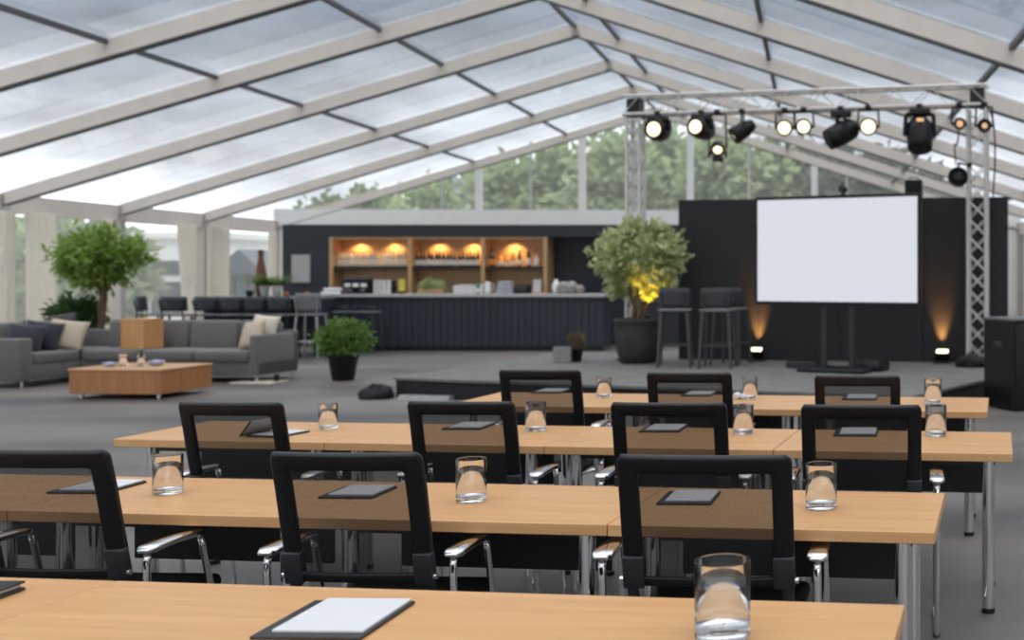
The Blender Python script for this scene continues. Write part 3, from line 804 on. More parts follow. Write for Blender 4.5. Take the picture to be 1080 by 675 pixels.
x, Y = xat(105, 18.0), 18.0
o = thing('potted_tree', 'round-crowned green indoor tree between the sofa back and the window wall', 'plant', (x, Y, 0))
pot_part(o, .20, .26, .45, POT)
mb = MB(); mb.tube([(0, 0, .38), (.02, 0, .8), (.06, .0, 1.15), (.03, 0, 1.5)], .06, 9)
for k in range(5): a = k*1.26; mb.tube([(.05, 0, 1.1+.06*k), (.2*math.cos(a), .2*math.sin(a), 1.45), (.4*math.cos(a), .4*math.sin(a), 1.75)], .02, 6)
mb.build('trunk', BARK, o)
mb = MB(); blob_leaves(mb, (-.02, 0, 1.78), .50, .46, .40, 120, 26, .13, .055, .22, .3)
blob_leaves(mb, (.52, 0, 1.86), .26, .2, .16, 18, 16, .13, .05, .3, .1)
mb.build('foliage', LEAFL, o)
x, Y = xat(80, 18.1), 18.1
o = thing('potted_bush', 'dark green low bush under the round-crowned tree behind the sofa', 'plant', (x, Y, 0))
pot_part(o, .18, .24, .48, POT)
mb = MB()
for k in range(7): a = k*.9; mb.cyl((.05*math.cos(a), .05*math.sin(a), .42), (.2*math.cos(a), .2*math.sin(a), .85), .009, 6)
mb.build('stems', BARK, o)
mb = MB(); blob_leaves(mb, (0, 0, .86), .36, .30, .26, 70, 22, .13, .05, .22, .3); mb.build('foliage', LEAFD, o)
x, Y = xat(608, 16.6), 16.6
o = thing('potted_grass', 'small wilted brown plant in a black pot on the stage near the bar end', 'plant', (x, Y, ZS))
pot_part(o, .07, .095, .20, BLACKP)
mb = MB()
for k in range(90): mb.leaf((R.gauss(0, .02), R.gauss(0, .02), .15), (R.gauss(0, .3), R.gauss(0, .3), 1), (1, R.uniform(-1, 1), 0), R.uniform(.2, .34), .018)
mb.build('foliage', mat('brown_leaf', (.13, .10, .05), .7), o)
x, Y = xat(594, 16.5), 16.5
o = thing('cube_planter', 'pale grey concrete cube planter on the stage near the bar end', 'planter', (x, Y, ZS), .1)
mb = MB(); mb.rbox((0, 0, .115), (.25, .25, .23), .008, 1, smooth=False); mb.build('body', GREYCON, o)
mb = MB(); mb.box((0, 0, .232), (.22, .22, .008)); mb.build('soil', SOIL, o)

# ------------------------------------------------------------------ bar
YB = 24.2
mb = MB()
def bx(mb, px0, px1, z0, z1, y0, y1, Yr=YB): x0, x1 = xat(px0, Yr), xat(px1, Yr); mb.box(((x0+x1)/2, (y0+y1)/2, (z0+z1)/2), (x1-x0, y1-y0, z1-z0))
zt, zw = zat(237, YB), zat(250, YB)
bx(mb, 298, 716, 0, zt, 24.72, 24.85); bx(mb, 298, 346.5, 0, zw, 24.2, 24.72); bx(mb, 298, 716, zw, zt, 24.2, 24.72); bx(mb, 641, 716, 0, zw, 24.2, 24.72)
struct(mb.build('wall_far', NAVYD), 'dark navy wall with recesses behind the bar counter')
x0 = xat(347, YB); x1 = xat(577, YB)
sh = thing('bar_shelving', 'open wooden shelf unit with lit bays in the dark wall behind the bar', 'shelf', ((x0+x1)/2, 24.45, 0))
ox = (x0+x1)/2; zs = zat(282.5, YB); zbm = .90
mb = MB(); mb.box((0, .235, (zbm+zw)/2), (x1-x0, .03, zw-zbm)); mb.build('back_panel', SHELFWOOD, sh)
mb = MB(); mb.box((0, 0, zw-.02), (x1-x0, .47, .04)); mb.build('top_panel', SHELFWOOD, sh)
for px in (349, 432, 509, 575):
    mb = MB(); mb.box((xat(px, YB)-ox, -.005, (zbm+zw)/2), (.075, .49, zw-zbm)); mb.build('side_panel' if px in (349, 575) else 'divider', SHELFWOOD, sh)
bays = ((349, 432), (432, 509), (509, 575))
for a, b in bays:
    mb = MB(); xa, xb = xat(a, YB)-ox+.038, xat(b, YB)-ox-.038; mb.box(((xa+xb)/2, .0, zs), (xb-xa, .44, .055)); mb.build('shelf', BLACKB, sh)
for k, (px, lab) in enumerate(((373, 'small warm downlight over the pale bottles, the one away from the divider'), (409, 'small warm downlight over the pale bottles near the wooden divider'),
        (457, 'small warm downlight over the dark bottles close to the pale ones'), (494, 'small warm downlight over the dark bottles close to the amber ones'), (537.5, 'small warm downlight over the amber bottles'))):
    d = thing('downlight', lab, 'lamp', (xat(px, YB+.1), YB+.28, zw-.04), 0, 'downlights in the bar shelving')
    mb = MB(); mb.lathe([(.05, 0), (.05, -.028), (.038, -.03), (.038, -.012), (.0001, -.012)], 18); mb.build('bezel', STEEL, d)
    mb = MB(); mb.lathe([(.0001, -.013), (.036, -.013), (.036, -.016), (.0001, -.016)], 16); mb.build('lens', DOWNL, d)
    spotlight('downlight_beam', (xat(px, YB+.1), YB+.30, zw-.075), (0, .22, -1), (1.0, .60, .22), 24, 130, .8)
# bottles
def bottle_proto(bodym, labelm, h, r, kind='bottle'):
    o = thing('bottle', '', 'bottle', (0, 0, 0))
    mb = MB(); mb.lathe([(r*.9, 0), (r, .008), (r, h*.62), (r*.85, h*.72), (r*.50, h*.80), (r*.46, h*.97), (r*.52, h*.975), (r*.52, h)], 14); mb.build('bottle_body', bodym, o)
    mb = MB(); mb.lathe([(r*1.01, h*.10), (r*1.03, h*.11), (r*1.03, h*.42), (r*1.01, h*.43)], 14); mb.build('paper_label', labelm, o)
    return o
GCLR = mat('pale_glass', (.55, .50, .40), .15, spec=.8); GDRK = mat('dark_glass', (.012, .016, .012), .1, spec=.8); GAMB = mat('amber_glass', (.75, .30, .04), .2, spec=.8)
CRL = mat('cream_label', (.78, .70, .55), .6); WHL = mat('white_label', (.70, .68, .64), .6); AML = mat('amber_label', (.62, .26, .05), .6)
zsh = zs+.0275
def line(n, a, b, protof, label, group, yo=0.0, jit=.0):
    pr = None
    for i in range(n):
        px = a+(b-a)*i/max(1, n-1)
        q = (xat(px, YB+.2), YB+.22+yo+R.uniform(-.02, .02), zsh)
        if pr is None: pr = protof(); o = pr; o.location = q
        else: o = dup(pr, q)
        o['label'] = label; o['group'] = group; o.scale = (1, 1, 1+R.uniform(-jit, jit))
line(11, 357, 397.5, lambda: bottle_proto(GCLR, CRL, .33, .036), 'pale bottle in the long run of pale bottles on the shelf', 'pale bottles in the longer run', 0, .03)
line(7, 403, 427, lambda: bottle_proto(GCLR, CRL, .34, .036), 'pale bottle in the short run next to the first wooden divider', 'pale bottles by the divider', 0, .03)
line(17, 439.5, 504, lambda: bottle_proto(GDRK, WHL, .33, .036), 'dark bottle with white label on the middle lit shelf', 'dark bottles on the middle shelf', 0, .07)
for px, m, lm, h, r, lab in ((519, GDRK, AML, .36, .060, 'broad black bottle with amber label by the second divider'), (527.5, GAMB, CRL, .27, .055, 'amber bottle next to the broad black bottle'),
        (534, GAMB, CRL, .25, .05, 'middle amber bottle, shortest of the three'), (541, GAMB, CRL, .28, .055, 'amber bottle next to the slim dark bottle'),
        (548, GDRK, CRL, .36, .04, 'slim dark bottle with pale label beside the amber ones'), (557.5, GDRK, WHL, .42, .042, 'tallest dark bottle on the shelf of amber bottles'),
        (566, mat('milk_glass', (.72, .64, .54), .3), WHL, .26, .06, 'squat cream bottle at the end of the last lit shelf')):
    o = bottle_proto(m, lm, h, r); o.location = (xat(px, YB+.2), YB+.2, zsh); o['label'] = lab; o['group'] = 'bottles on the amber shelf'
o = thing('notice_board', 'plain pale notice panel on the dark wall beside the lit shelves', 'sign', (xat(317.5, 24.18), 24.18, zat(283.5, 24.18)))
mb = MB(); mb.rbox((0, 0, 0), (.40, .03, .60), .006, 1, smooth=False); mb.build('frame', mat('grey_frame', (.35, .34, .33), .5), o)
mb = MB(); mb.box((0, -.017, 0), (.36, .006, .56)); mb.build('sheet', mat('grey_paper', (.42, .41, .40), .7), o)

YC, ZC = 22.5, 1.125
x0, x1 = xat(338, YC), xat(636, YC)
bc = thing('bar_counter', 'long navy panelled bar counter with pale stone worktop', 'counter', ((x0+x1)/2, YC+.36, 0)); oc = (x0+x1)/2
mb = MB(); mb.box((0, 0, .57), (x1-x0, .68, 1.02)); mb.build('carcass', NAVY, bc)
mb = MB(); n = 40; w = (x1-x0)/n
for i in range(n): mb.rbox((-(x1-x0)/2+w*(i+.5), -.352, .575), (w-.005, .03, .99), .004, 1, smooth=False)
mb.build('front_panelling', NAVY, bc)
mb = MB(); mb.rbox((0, -.02, ZC-.03), (x1-x0+.12, .82, .06), .006, 1, smooth=False); mb.build('worktop', STONE, bc)
mb = MB(); mb.box((0, -.30, .03), (x1-x0-.04, .04, .06)); mb.build('plinth', BLACKB, bc)
def onbar(px, Y=22.85): return Vector((xat(px, Y), Y, ZC))
o = thing('coffee_machine', 'black espresso machine with bright front on the bar counter', 'coffee machine', onbar(378))
mb = MB(); mb.rbox((0, .05, .30-.10), (.52, .34, .22), .02, 2); mb.rbox((0, .12, .06), (.50, .2, .12), .01, 1); mb.build('housing', BLACKP, o)
mb = MB(); mb.rbox((0, -.03, .02), (.52, .38, .04), .008, 1); mb.build('drip_tray', BLACKP, o)
mb = MB()
for k in range(3): mb.rbox((-.16+.16*k, -.125, .17), (.12, .012, .07), .004, 1)
mb.build('control_panel', WHITEC, o)
for k in (-1, 1):
    mb = MB(); mb.cyl((k*.13, -.08, .10), (k*.13, -.08, .06), .035, 14); mb.cyl((k*.13, -.08, .075), (k*.13, -.22, .07), .012, 8); mb.build('group_head', STEEL, o)
mb = MB()
for k in range(5): mb.box((-.2+.1*k, .05, .325), (.012, .30, .03))
mb.build('cup_rail', STEEL, o)
cup0 = None
def cup_at(q, s, label, group):
    global cup0
    if cup0 is None:
        mb = MB(); mb.lathe([(.032, 0), (.034, .004), (.044, .085), (.046, .088), (.043, .088), (.032, .008), (.0001, .006)], 18)
        cup0 = mb.build('cup', WHITEC); c = cup0
    else: c = cup0.copy(); COL.objects.link(c)
    c.location = q; c.scale = (s, s, s); tag(c, label, 'cup', group)
for i in range(4):
    for j in range(3):
        q = onbar(396+4.7*i); q.z += j*.088*1.05; cup_at(q, 1.05, 'white cup in the stacks beside the espresso machine, %s' % ('bottom layer', 'middle layer', 'top layer')[j], 'white cups stacked by the espresso machine, %s' % ('bottom layer', 'middle layer', 'top layer')[j])
for i in range(6):
    q = onbar(482+4.9*i); cup_at(q, 1.9+.12*(i % 3), 'tall white cup in the row on the bar worktop below the dark bottles', 'white cups in a row on the worktop')
o = thing('grinder', 'small black coffee grinder beside the stacked white cups', 'grinder', onbar(415, 22.95))
mb = MB(); mb.rbox((0, 0, .08), (.09, .12, .16), .01, 2); mb.build('body', BLACKP, o)
mb = MB(); mb.lathe([(.025, .16), (.05, .25), (.05, .26), (.0001, .265)], 14); mb.build('hopper', BLACKP, o)
o = thing('carton', 'yellow carton with a dark foot on the bar counter by the first divider', 'carton', onbar(424, 22.95))
mb = MB(); mb.rbox((0, 0, .17), (.11, .09, .24), .005, 1, smooth=False); mb.build('box', mat('yellow_card', (.62, .50, .08), .5), o)
mb = MB(); mb.rbox((0, 0, .025), (.12, .1, .05), .005, 1); mb.build('foot', BLACKP, o)
o = thing('trough_planter', 'low leafy planter on the bar counter under the dark bottles', 'plant', onbar(454, 22.95))
mb = MB(); mb.rbox((0, 0, .05), (.46, .16, .10), .01, 1, smooth=False); mb.build('trough', SHELFWOOD, o)
mb = MB(); blob_leaves(mb, (.02, 0, .17), .22, .08, .08, 36, 12, .08, .04, .4, .2); mb.build('foliage', LEAFM, o)
o = bottle_proto(mat('green_glass', (.04, .14, .05), .12, spec=.8), WHL, .26, .035); o.location = onbar(504, 22.75); o['label'] = 'green bottle standing at the end of the row of white cups'
o = thing('pitcher', 'white pitcher on the bar counter between cups and the folded grey cloths', 'jug', onbar(514.5))
mb = MB(); mb.lathe([(.05, 0), (.065, .05), (.06, .14), (.048, .20), (.055, .24), (.05, .24), (.044, .20), (.0001, .19)], 20); mb.build('body', WHITEC, o)
mb = MB(); mb.tube([(.055, 0, .20), (.11, 0, .19), (.115, 0, .10), (.062, 0, .06)], .009, 8); mb.build('handle', WHITEC, o)
o = thing('cloth_bundle', 'pile of folded pale grey cloths on the bar counter under the amber bottles', 'cloth', onbar(533))
GCL = mat('grey_cloth', (.40, .40, .44), .9, noise=.1, nscale=20)
for k in range(5): mb = MB(); mb.rbox((R.uniform(-.012, .012), 0, .026+.05*k), (.35-.025*k, .24, .05), .022, 2); mb.build('folded_cloth', GCL, o)
o = thing('card_terminal', 'black box with sloping face on the bar counter beside the grey cloths', 'box', onbar(550.5))
mb = MB(); mb.rbox((0, .03, .09), (.28, .22, .18), .012, 2); mb.build('body', BLACKP, o)
mb = MB(); mb.rbox((0, -.085, .10), (.22, .012, .10), .004, 1); mb.build('display', GREYP, o)
o = thing('price_card', 'pale standing card on the bar counter near the end of the wooden shelves', 'card', onbar(566, 22.9))
mb = MB(); mb.rbox((0, 0, .155), (.16, .012, .25), .004, 1, Matrix.Rotation(-.12, 4, 'X'), smooth=False); mb.build('sheet', mat('pale_card', (.50, .48, .47), .7), o)
mb = MB(); mb.rbox((0, 0, .015), (.18, .08, .03), .005, 1); mb.build('foot', SHELFWOOD, o)
o = thing('vase', 'white rounded vase at the far end of the bar counter', 'vase', onbar(586.5))
mb = MB(); mb.lathe([(.04, 0), (.075, .06), (.085, .14), (.06, .22), (.035, .26), (.045, .29), (.038, .29), (.028, .26), (.0001, .24)], 22); mb.build('body', WHITEC, o)
for k, (px, s, lab) in enumerate(((595, .13, 'crumpled grey cloth next to the white vase on the bar'), (602, .135, 'highest crumpled grey cloth in the heap at the bar end'), (611, .10, 'crumpled grey cloth at the outer end of the bar heap'))):
    bm = bmesh.new(); bmesh.ops.create_icosphere(bm, subdivisions=3, radius=1); rr = random.Random(k+50)
    cs = [Vector((rr.uniform(-1, 1), rr.uniform(-1, 1), rr.uniform(-1, 1))).normalized() for _ in range(14)]
    mb = MB(); vs = []
    for v in bm.verts: f = .74+.34*max(abs(v.co.dot(q))**7 for q in cs); vs.append((v.co.x*f*s, v.co.y*f*s, (v.co.z*f+.9)*s))
    mb.add(vs, [[v.index for v in f.verts] for f in bm.faces]); bm.free()
    tag(mb.build('crumpled_cloth', mat('taupe_cloth', (.34, .31, .29), .9, noise=.25, nscale=14), None, onbar(px, 22.8+.05*k)), lab, 'cloth', 'crumpled cloths at the bar end')
o = thing('serving_tray', 'white tray with a folded towel at the near end of the bar counter', 'tray', onbar(352, 22.75))
mb = MB(); mb.rbox((0, 0, .02), (.40, .28, .04), .012, 2); mb.build('tray', WHITEC, o)
mb = MB(); mb.rbox((0, 0, .08), (.34, .22, .08), .03, 3); mb.build('towel', PAPER, o)

# high table continuing the bar, with stools
YT = 21.2
x0, x1 = xat(212, YT), xat(334, YT)
ht = thing('high_table', 'long dark high table with white fern pots, between window wall and bar', 'table', ((x0+x1)/2, YT+.35, 0)); oh = (x0+x1)/2
mb = MB(); mb.rbox((0, 0, 1.075), (x1-x0, .75, .05), .006, 1, smooth=False); mb.build('tabletop', mat('grey_laminate', (.20, .205, .21), .4), ht)
for k in (-1, 0, 1): mb = MB(); mb.rbox((k*((x1-x0)/2-.05), 0, .525), (.07, .62, 1.05), .005, 1, smooth=False); mb.build('panel_leg', NAVY, ht)
mb = MB(); mb.box((0, .22, .62), (x1-x0-.1, .03, .82)); mb.build('modesty_panel', NAVY, ht)
for px, s, lab in ((279, 1.0, 'white pot of fern on the high table, the one beside the tall brown vase'), (292, .95, 'white pot of fern on the high table nearer the dark bar wall')):
    o = thing('potted_fern', lab, 'plant', (xat(px, YT+.3), YT+.3, 1.10), 0, 'fern pots on the high table')
    mb = MB(); mb.lathe([(.065, 0), (.09, .20), (.095, .21), (.085, .21), (.08, .17), (.0001, .17)], 22); mb.build('pot', WHITEC, o)
    mb = MB()
    for k in range(34):
        a = R.uniform(0, 2*PI); up = R.uniform(.5, 1.3); p = Vector((0, 0, .16)); d = Vector((math.cos(a), math.sin(a), up)).normalized()
        for q in range(9):
            p = p + d*.048; d = (d+Vector((0, 0, -.07))).normalized(); sd = Vector((-math.sin(a), math.cos(a), 0))
            for sg in (-1, 1): mb.leaf(p, sd*sg+d*.4, (0, 0, 1), .095*(1-q*.07), .040)
    mb.build('fronds', LEAFB, o)
o = thing('tall_vase', 'tall slim brown vase rising over the fern on the high table', 'vase', (xat(275, YT+.5), YT+.5, 1.10))
mb = MB(); mb.lathe([(.06, 0), (.10, .15), (.10, .42), (.075, .58), (.052, .70), (.050, .86), (.060, .88), (.05, .88), (.04, .84), (.0001, .8)], 20); mb.build('body', mat('brown_glaze', (.14, .055, .03), .3), o)
o = thing('candle_cup', 'small black cup on the high table beside the fern pots', 'cup', (xat(263, YT+.2), YT+.2, 1.10))
mb = MB(); mb.lathe([(.05, 0), (.07, .11), (.062, .11), (.045, .02), (.0001, .015)], 16); mb.build('body', BLACKP, o)
mb = MB(); mb.tube([(.065, 0, .08), (.10, 0, .075), (.10, 0, .035), (.058, 0, .03)], .007, 6); mb.build('handle', BLACKP, o)

for px, yy, lab in ((302, .25, 'small terracotta cup on the high table near the white fern pots'), (324, .2, 'small terracotta cup on the high table behind the pale grey stool')):
    mb = MB(); mb.lathe([(.035, 0), (.05, .085), (.044, .085), (.03, .012), (.0001, .01)], 16)
    tag(mb.build('cup', mat('terracotta', (.42, .13, .07), .6), None, (xat(px, YT+yy), YT+yy, 1.10)), lab, 'cup', 'terracotta cups on the high table')

def make_stool(seatm, backm, legm, group, w=.42, backh=.24, ztop=1.08, legr=.020):
    o = thing('bar_stool', '', 'stool', (0, 0, 0), 0, group)
    mb = MB(); mb.rbox((0, 0, .785), (w, .40, .032), .012, 2); mb.build('seat', seatm, o)
    mb = MB(); n = 10; vs = []
    for side in (0, 1):
        for j in range(5):
            z = ztop-backh+backh*j/4
            for i in range(n+1):
                u = 2*i/n-1; vs.append((u*w*.49*(1-.06*max(0, j-3)), -.20-.03*j/4+.09*u*u+(.035 if side else 0), z))
    S = 5*(n+1); fs = []
    for j in range(4):
        for i in range(n): k = j*(n+1)+i; fs += [(k, k+1, k+n+2, k+n+1), (S+k+n+1, S+k+n+2, S+k+1, S+k)]
    for i in range(n): fs += [(i+1, i, S+i, S+i+1), (4*(n+1)+i, 4*(n+1)+i+1, S+4*(n+1)+i+1, S+4*(n+1)+i)]
    for j in range(4):
        for i in (0, n): k = j*(n+1)+i; fs.append((k, k+n+1, S+k+n+1, S+k))
    mb.add(vs, fs, True); mb.build('backrest', backm, o)
    for sx in (-1, 1):
        mb = MB(); mb.cyl((sx*w*.36, -.15, .76), (sx*w*.45, -.20, ztop-.06), .013, 8); mb.build('back_post', legm, o)
        for sy in (-1, 1):
            mb = MB(); mb.cyl((sx*w*.40, sy*.16, .76), (sx*w*.50, sy*.21, 0), legr, 8, legr*.75); mb.build('leg', legm, o)
    mb = MB(); a = .46*w; mb.tube([(-a, -.19, .30), (a, -.19, .30), (a, .19, .30), (-a, .19, .30)], .012, 8, True); mb.build('footrest', legm, o)
    return o
SLATE = mat('slate_shell', (.035, .042, .052), .5, noise=.15, nscale=10); GSH = mat('grey_shell', (.16, .165, .17), .55, noise=.1, nscale=10)
GSEAT = mat('grey_seat', (.11, .112, .115), .6, noise=.1, nscale=30)
s0 = make_stool(GSEAT, SLATE, BLACKM, 'bar stools around the high table', .46, .26, 1.12)
tbl = [(222, 20.55, 0, 'dark bar stool at the end of the high table next to the curtain post'), (248, 20.5, 0, 'second dark bar stool along the high table, counted from the curtain post'),
       (272, 20.5, 0, 'third dark bar stool along the high table, under the fern pots'), (297, 20.5, 0, 'dark bar stool at the high table beside the pale grey stool'),
       (158, 20.6, -1.2, 'dark bar stool seen side-on by the window, standing apart from the high table'), (186, 20.5, .15, 'dark bar stool in front of the slanting curtain, beside a side-on stool')]
for i, (px, Y, rz, lab) in enumerate(tbl):
    o = s0 if i == 0 else dup(s0); o.location = (xat(px, Y), Y, 0); o.rotation_euler = (0, 0, rz); o['label'] = lab
o = make_stool(GSH, GSH, STEEL, 'bar stools around the high table', .46, .34, 1.18); o.location = (xat(328, 20.6), 20.6, 0); o['label'] = 'pale grey bar stool where high table and bar counter meet'
s1 = None
for i, (px, lab) in enumerate(((358, 'low-backed dark stool at the bar front, beside the pale grey stool'), (387, 'low-backed dark stool at the bar front above the green potted bush'))):
    Y = 22.0
    if s1 is None: s1 = make_stool(GSEAT, SLATE, SLATE, 'low stools at the bar front', .44, .06, .90); o = s1
    else: o = dup(s1)
    o.location = (xat(px, Y), Y, 0); o['label'] = lab

# ------------------------------------------------------------------ stage
st = thing('stage', 'low dark platform stage carrying screen, truss and black backdrop', 'stage', (-2, 15, 0))
poly = [(-6.05, 14.1), (.30, 11.95), (1.55, 14.4), (2.5, 16.9), (-5.3, 18.7)]
lp = [(a+2, b-15) for a, b in poly]
mb = MB(); mb.prism(lp, .215, ZS); mb.build('deck', STAGET, st)
inn = [(a*.993, b*.99) for a, b in lp]
mb = MB(); mb.prism(inn, 0, .214); mb.build('skirt', BLACKF, st)
# backdrop wall
A, B_ = Vector((-3.06, 17.1, ZS)), Vector((1.82, 16.4, ZS)); d = B_-A; ba = math.atan2(d.y, d.x); L = d.length
bd = thing('stage_backdrop', 'tall matt black backdrop wall at the rear of the stage', 'backdrop', (A+B_)/2, ba)
zt = 2.64-ZS
n = 4
for i in range(n):
    mb = MB(); mb.rbox((-L/2+L*(i+.5)/n, .06, zt/2), (L/n-.003, .10, zt), .004, 1, smooth=False); mb.build('panel', STAGEB, bd)
for i in range(3):
    mb = MB(); mb.box((-L/2+L*(i+.5)/3, .35, zt*.35), (.06, .5, .06)); mb.box((-L/2+L*(i+.5)/3, .58, zt*.2), (.06, .05, zt*.4)); mb.build('brace', BLACKM, bd)
def wallY(x): return A.y+(x-A.x)*d.y/d.x
# screen
p0_, p1_ = Vector((-1.67, 15.3, 0)), Vector((.445, 14.4, 0)); dd = p1_-p0_; sa = math.atan2(dd.y, dd.x); sw = dd.length; z0, z1 = 1.165, 2.515
scn = thing('presentation_screen', 'large blank white lit screen on a black stand on the stage', 'screen', ((p0_.x+p1_.x)/2, (p0_.y+p1_.y)/2, ZS), sa)
zc = (z0+z1)/2-ZS; shh = z1-z0
mb = MB(); mb.rbox((0, .04, zc), (sw+.10, .06, shh+.09), .006, 1, smooth=False); bz = mb.build('bezel', BLACKP, scn)
mb = MB(); mb.box((0, .005, zc), (sw, .012, shh)); mb.build('display', SCREEN, scn)
for k in (-.20, .20): mb = MB(); mb.box((k, .10, .80), (.075, .05, 1.6)); mb.build('post', GREYP, scn)
mb = MB(); mb.rbox((0, .10, .03), (.95, .55, .055), .012, 2); mb.build('base_plate', BLACKM, scn)
mb = MB();  mb.box((0, .09, 1.35), (.6, .04, .5)); mb.build('mount', BLACKM, scn)
M = Matrix.Translation(scn.location) @ rotz(sa); q = M @ Vector((.10, .035, z1-ZS+.026))
o = thing('webcam', 'small black camera perched on the top edge of the lit screen', 'camera', q, sa)
mb = MB(); mb.box((0, 0, .02), (.03, .03, .04)); mb.cyl((0, -.05, .09), (0, .05, .09), .045, 14); mb.cyl((0, 0, .12), (0, 0, .18), .012, 8); mb.build('body', BLACKP, o)
mb = MB(); mb.cyl((0, -.056, .09), (0, -.05, .09), .03, 14); mb.build('lens', GREYP, o)

# truss portal
def tower(loc, h, rz, label, wd=.125):
    o = thing('truss_tower', label, 'truss', loc, rz, 'truss towers')
    a = wd
    mb = MB(); mb.rbox((0, 0, .015), (.42, .42, .03), .005, 1, smooth=False); mb.build('base_plate', BLACKM, o)
    for sx in (-1, 1):
        for sy in (-1, 1): mb = MB(); mb.cyl((sx*a, sy*a, .03), (sx*a, sy*a, h), .025, 10); mb.build('chord', ALU, o)
    mb = MB(); step = .25; n = int((h-.1)/step)
    for s in ((lambda u, z: (u, -a, z)), (lambda u, z: (u, a, z)), (lambda u, z: (-a, u, z)), (lambda u, z: (a, u, z))):
        for k in range(n):
            z = .06+k*step
            mb.cyl(s(-a if k % 2 else a, z), s(a if k % 2 else -a, z+step), .009, 6, caps=False); mb.cyl(s(a if k % 2 else -a, z), s(-a if k % 2 else a, z+step), .009, 6, caps=False)
    mb.build('lattice', ALU, o)
    return o
TL, TR_ = Vector((-3.68, 17.0, ZS)), Vector((1.35, 16.02, ZS)); tdir = (TR_-TL); ta = math.atan2(tdir.y, tdir.x); tl = tdir.length
ZT = 4.17
tower(TL, 3.85-ZS, ta, 'aluminium truss tower rising behind the bushy ficus', .10)
tower(TR_, 3.85-ZS, ta, 'aluminium truss tower beside the edge of the black backdrop, near the subwoofer')
bm_ = thing('truss_beam', 'horizontal aluminium truss beam carrying the stage spotlights', 'truss', (TL+TR_)/2, ta)
bm_.location.z = 0; a = .125; h2 = tl/2+.15
for sy in (-1, 1):
    for sz in (0, 1): mb = MB(); mb.cyl((-h2, sy*a, ZT-.27*sz), (h2, sy*a, ZT-.27*sz), .025, 10); mb.build('chord', ALU, bm_)
mb = MB(); n = int(2*h2/.27); stp = 2*h2/n
for sy in (-1, 1):
    for k in range(n):
        x = -h2+k*stp; z_ = (ZT, ZT-.27) if k % 2 else (ZT-.27, ZT); mb.cyl((x, sy*a, z_[0]), (x+stp, sy*a, z_[1]), .0075, 6, caps=False)
for zz in (ZT, ZT-.27):
    for k in range(n):
        x = -h2+k*stp; y_ = (a, -a) if k % 2 else (-a, a); mb.cyl((x, y_[0], zz), (x+stp, y_[1], zz), .0075, 6, caps=False)
mb.build('lattice', ALU, bm_)
for e in (-1, 1):
    mb = MB()
    mb.box((e*tl/2, 0, ZT-.135), (.20, .20, .20)); mb.box((e*tl/2, 0, ZT-.285), (.27, .27, .025)); mb.build('corner_block', BLACKM, bm_)
def beam_at(px):                     # point under the front lower chord seen at px
    s = (px-PPX)/FPX; n2 = Vector((-math.sin(ta), math.cos(ta), 0)); o_ = TL - n2*.125; c_, s_ = math.cos(ta), math.sin(ta)
    k = (s*o_.y-o_.x)/(c_-s*s_); p = o_+Vector((c_*k, s_*k, 0)); p.z = ZT-.27; return p
def lamp(px, py, aim, r, ln, label, lens=LENS, lensr=.8, kind='par', group='stage spotlights on the truss', top=None):
    p = top or beam_at(px)
    o = thing('stage_spotlight', label, 'spotlight', p, 0, group)
    Yl = p.y; zc_ = zat(py, Yl)-p.z; c = Vector((0, 0, zc_))
    aim = Vector(aim).normalized(); sd = aim.cross(Vector((0, 0, 1))); sd = Vector((1, 0, 0)) if sd.length < .1 else sd.normalized()
    mb = MB(); mb.rbox((0, 0, -.005), (.07, .07, .07), .01, 1); mb.cyl((-.05, 0, .0), (.05, 0, .0), .032, 10)
    if kind == 'head': mb.rbox((0, 0, -.085), (.30, .20, .09), .02, 2)
    mb.build('clamp', BLACKM, o)
    mb = MB(); yt = -.04 if kind != 'head' else -.12; w = r+.028
    for k in (-1, 1): mb.obar = None; mb.cyl(c+sd*k*w, Vector((0, 0, yt))+sd*k*w*.9, .014 if kind != 'head' else .032, 8)
    mb.cyl(Vector((0, 0, yt))-sd*w*.9, Vector((0, 0, yt))+sd*w*.9, .014 if kind != 'head' else .03, 8)
    mb.cyl(c-sd*w, c+sd*w, .02, 10); mb.build('yoke', BLACKM, o)
    M = Matrix.Translation(c) @ align(aim); mb = MB()
    if kind == 'head': mb.lathe([(.0001, -ln*.55), (r*.62, -ln*.52), (r*.95, -ln*.35), (r*1.02, -.02), (r*.98, ln*.25), (r*.88, ln*.45), (r*.80, ln*.45), (r*.78, ln*.40), (.0001, ln*.40)], 24, M)
    else: mb.lathe([(.0001, -ln*.55), (r*.55, -ln*.53), (r*.75, -ln*.38), (r*.95, -.04), (r, ln*.2), (r, ln*.45), (r*.92, ln*.45), (r*.90, ln*.36), (.0001, ln*.36)], 24, M)
    h = mb.build('housing', BLACKP, o)
    mb = MB(); rr = r*lensr; lz = ln*(.46 if kind == 'head' else .40); mb.lathe([(.0001, lz), (rr*.6, lz-.004), (rr, lz-.012), (rr, lz-.02), (.0001, lz-.02)], 24, M)
    mb.build('lens', lens, h)
    if kind == 'barn':
        for k in range(4):
            mb = MB(); M2 = M @ Matrix.Rotation(PI/2*k, 4, 'Z') @ Matrix.Translation((r*.95, 0, ln*.45)) @ Matrix.Rotation(.45, 4, 'Y'); mb.box((0, 0, r*.5), (.006, r*1.5, r*1.0), M2); mb.build('barn_door', BLACKM, o)
    return o
lamp(694, 137, (-.28, -1, -.05), .17, .34, 'black spotlight with lit lens hanging next to the ficus-side truss tower', kind='head', lensr=.62)
lamp(740, 136, (-.34, -1, .05), .155, .46, 'black spotlight with tilted lit lens, next to the small barn-door lamp', kind='head', lensr=.62)
lamp(757, 156, (.12, -1, -.75), .10, .16, 'small barn-door lamp hung lowest on the truss, lit and tipped down', kind='barn', lensr=.9)
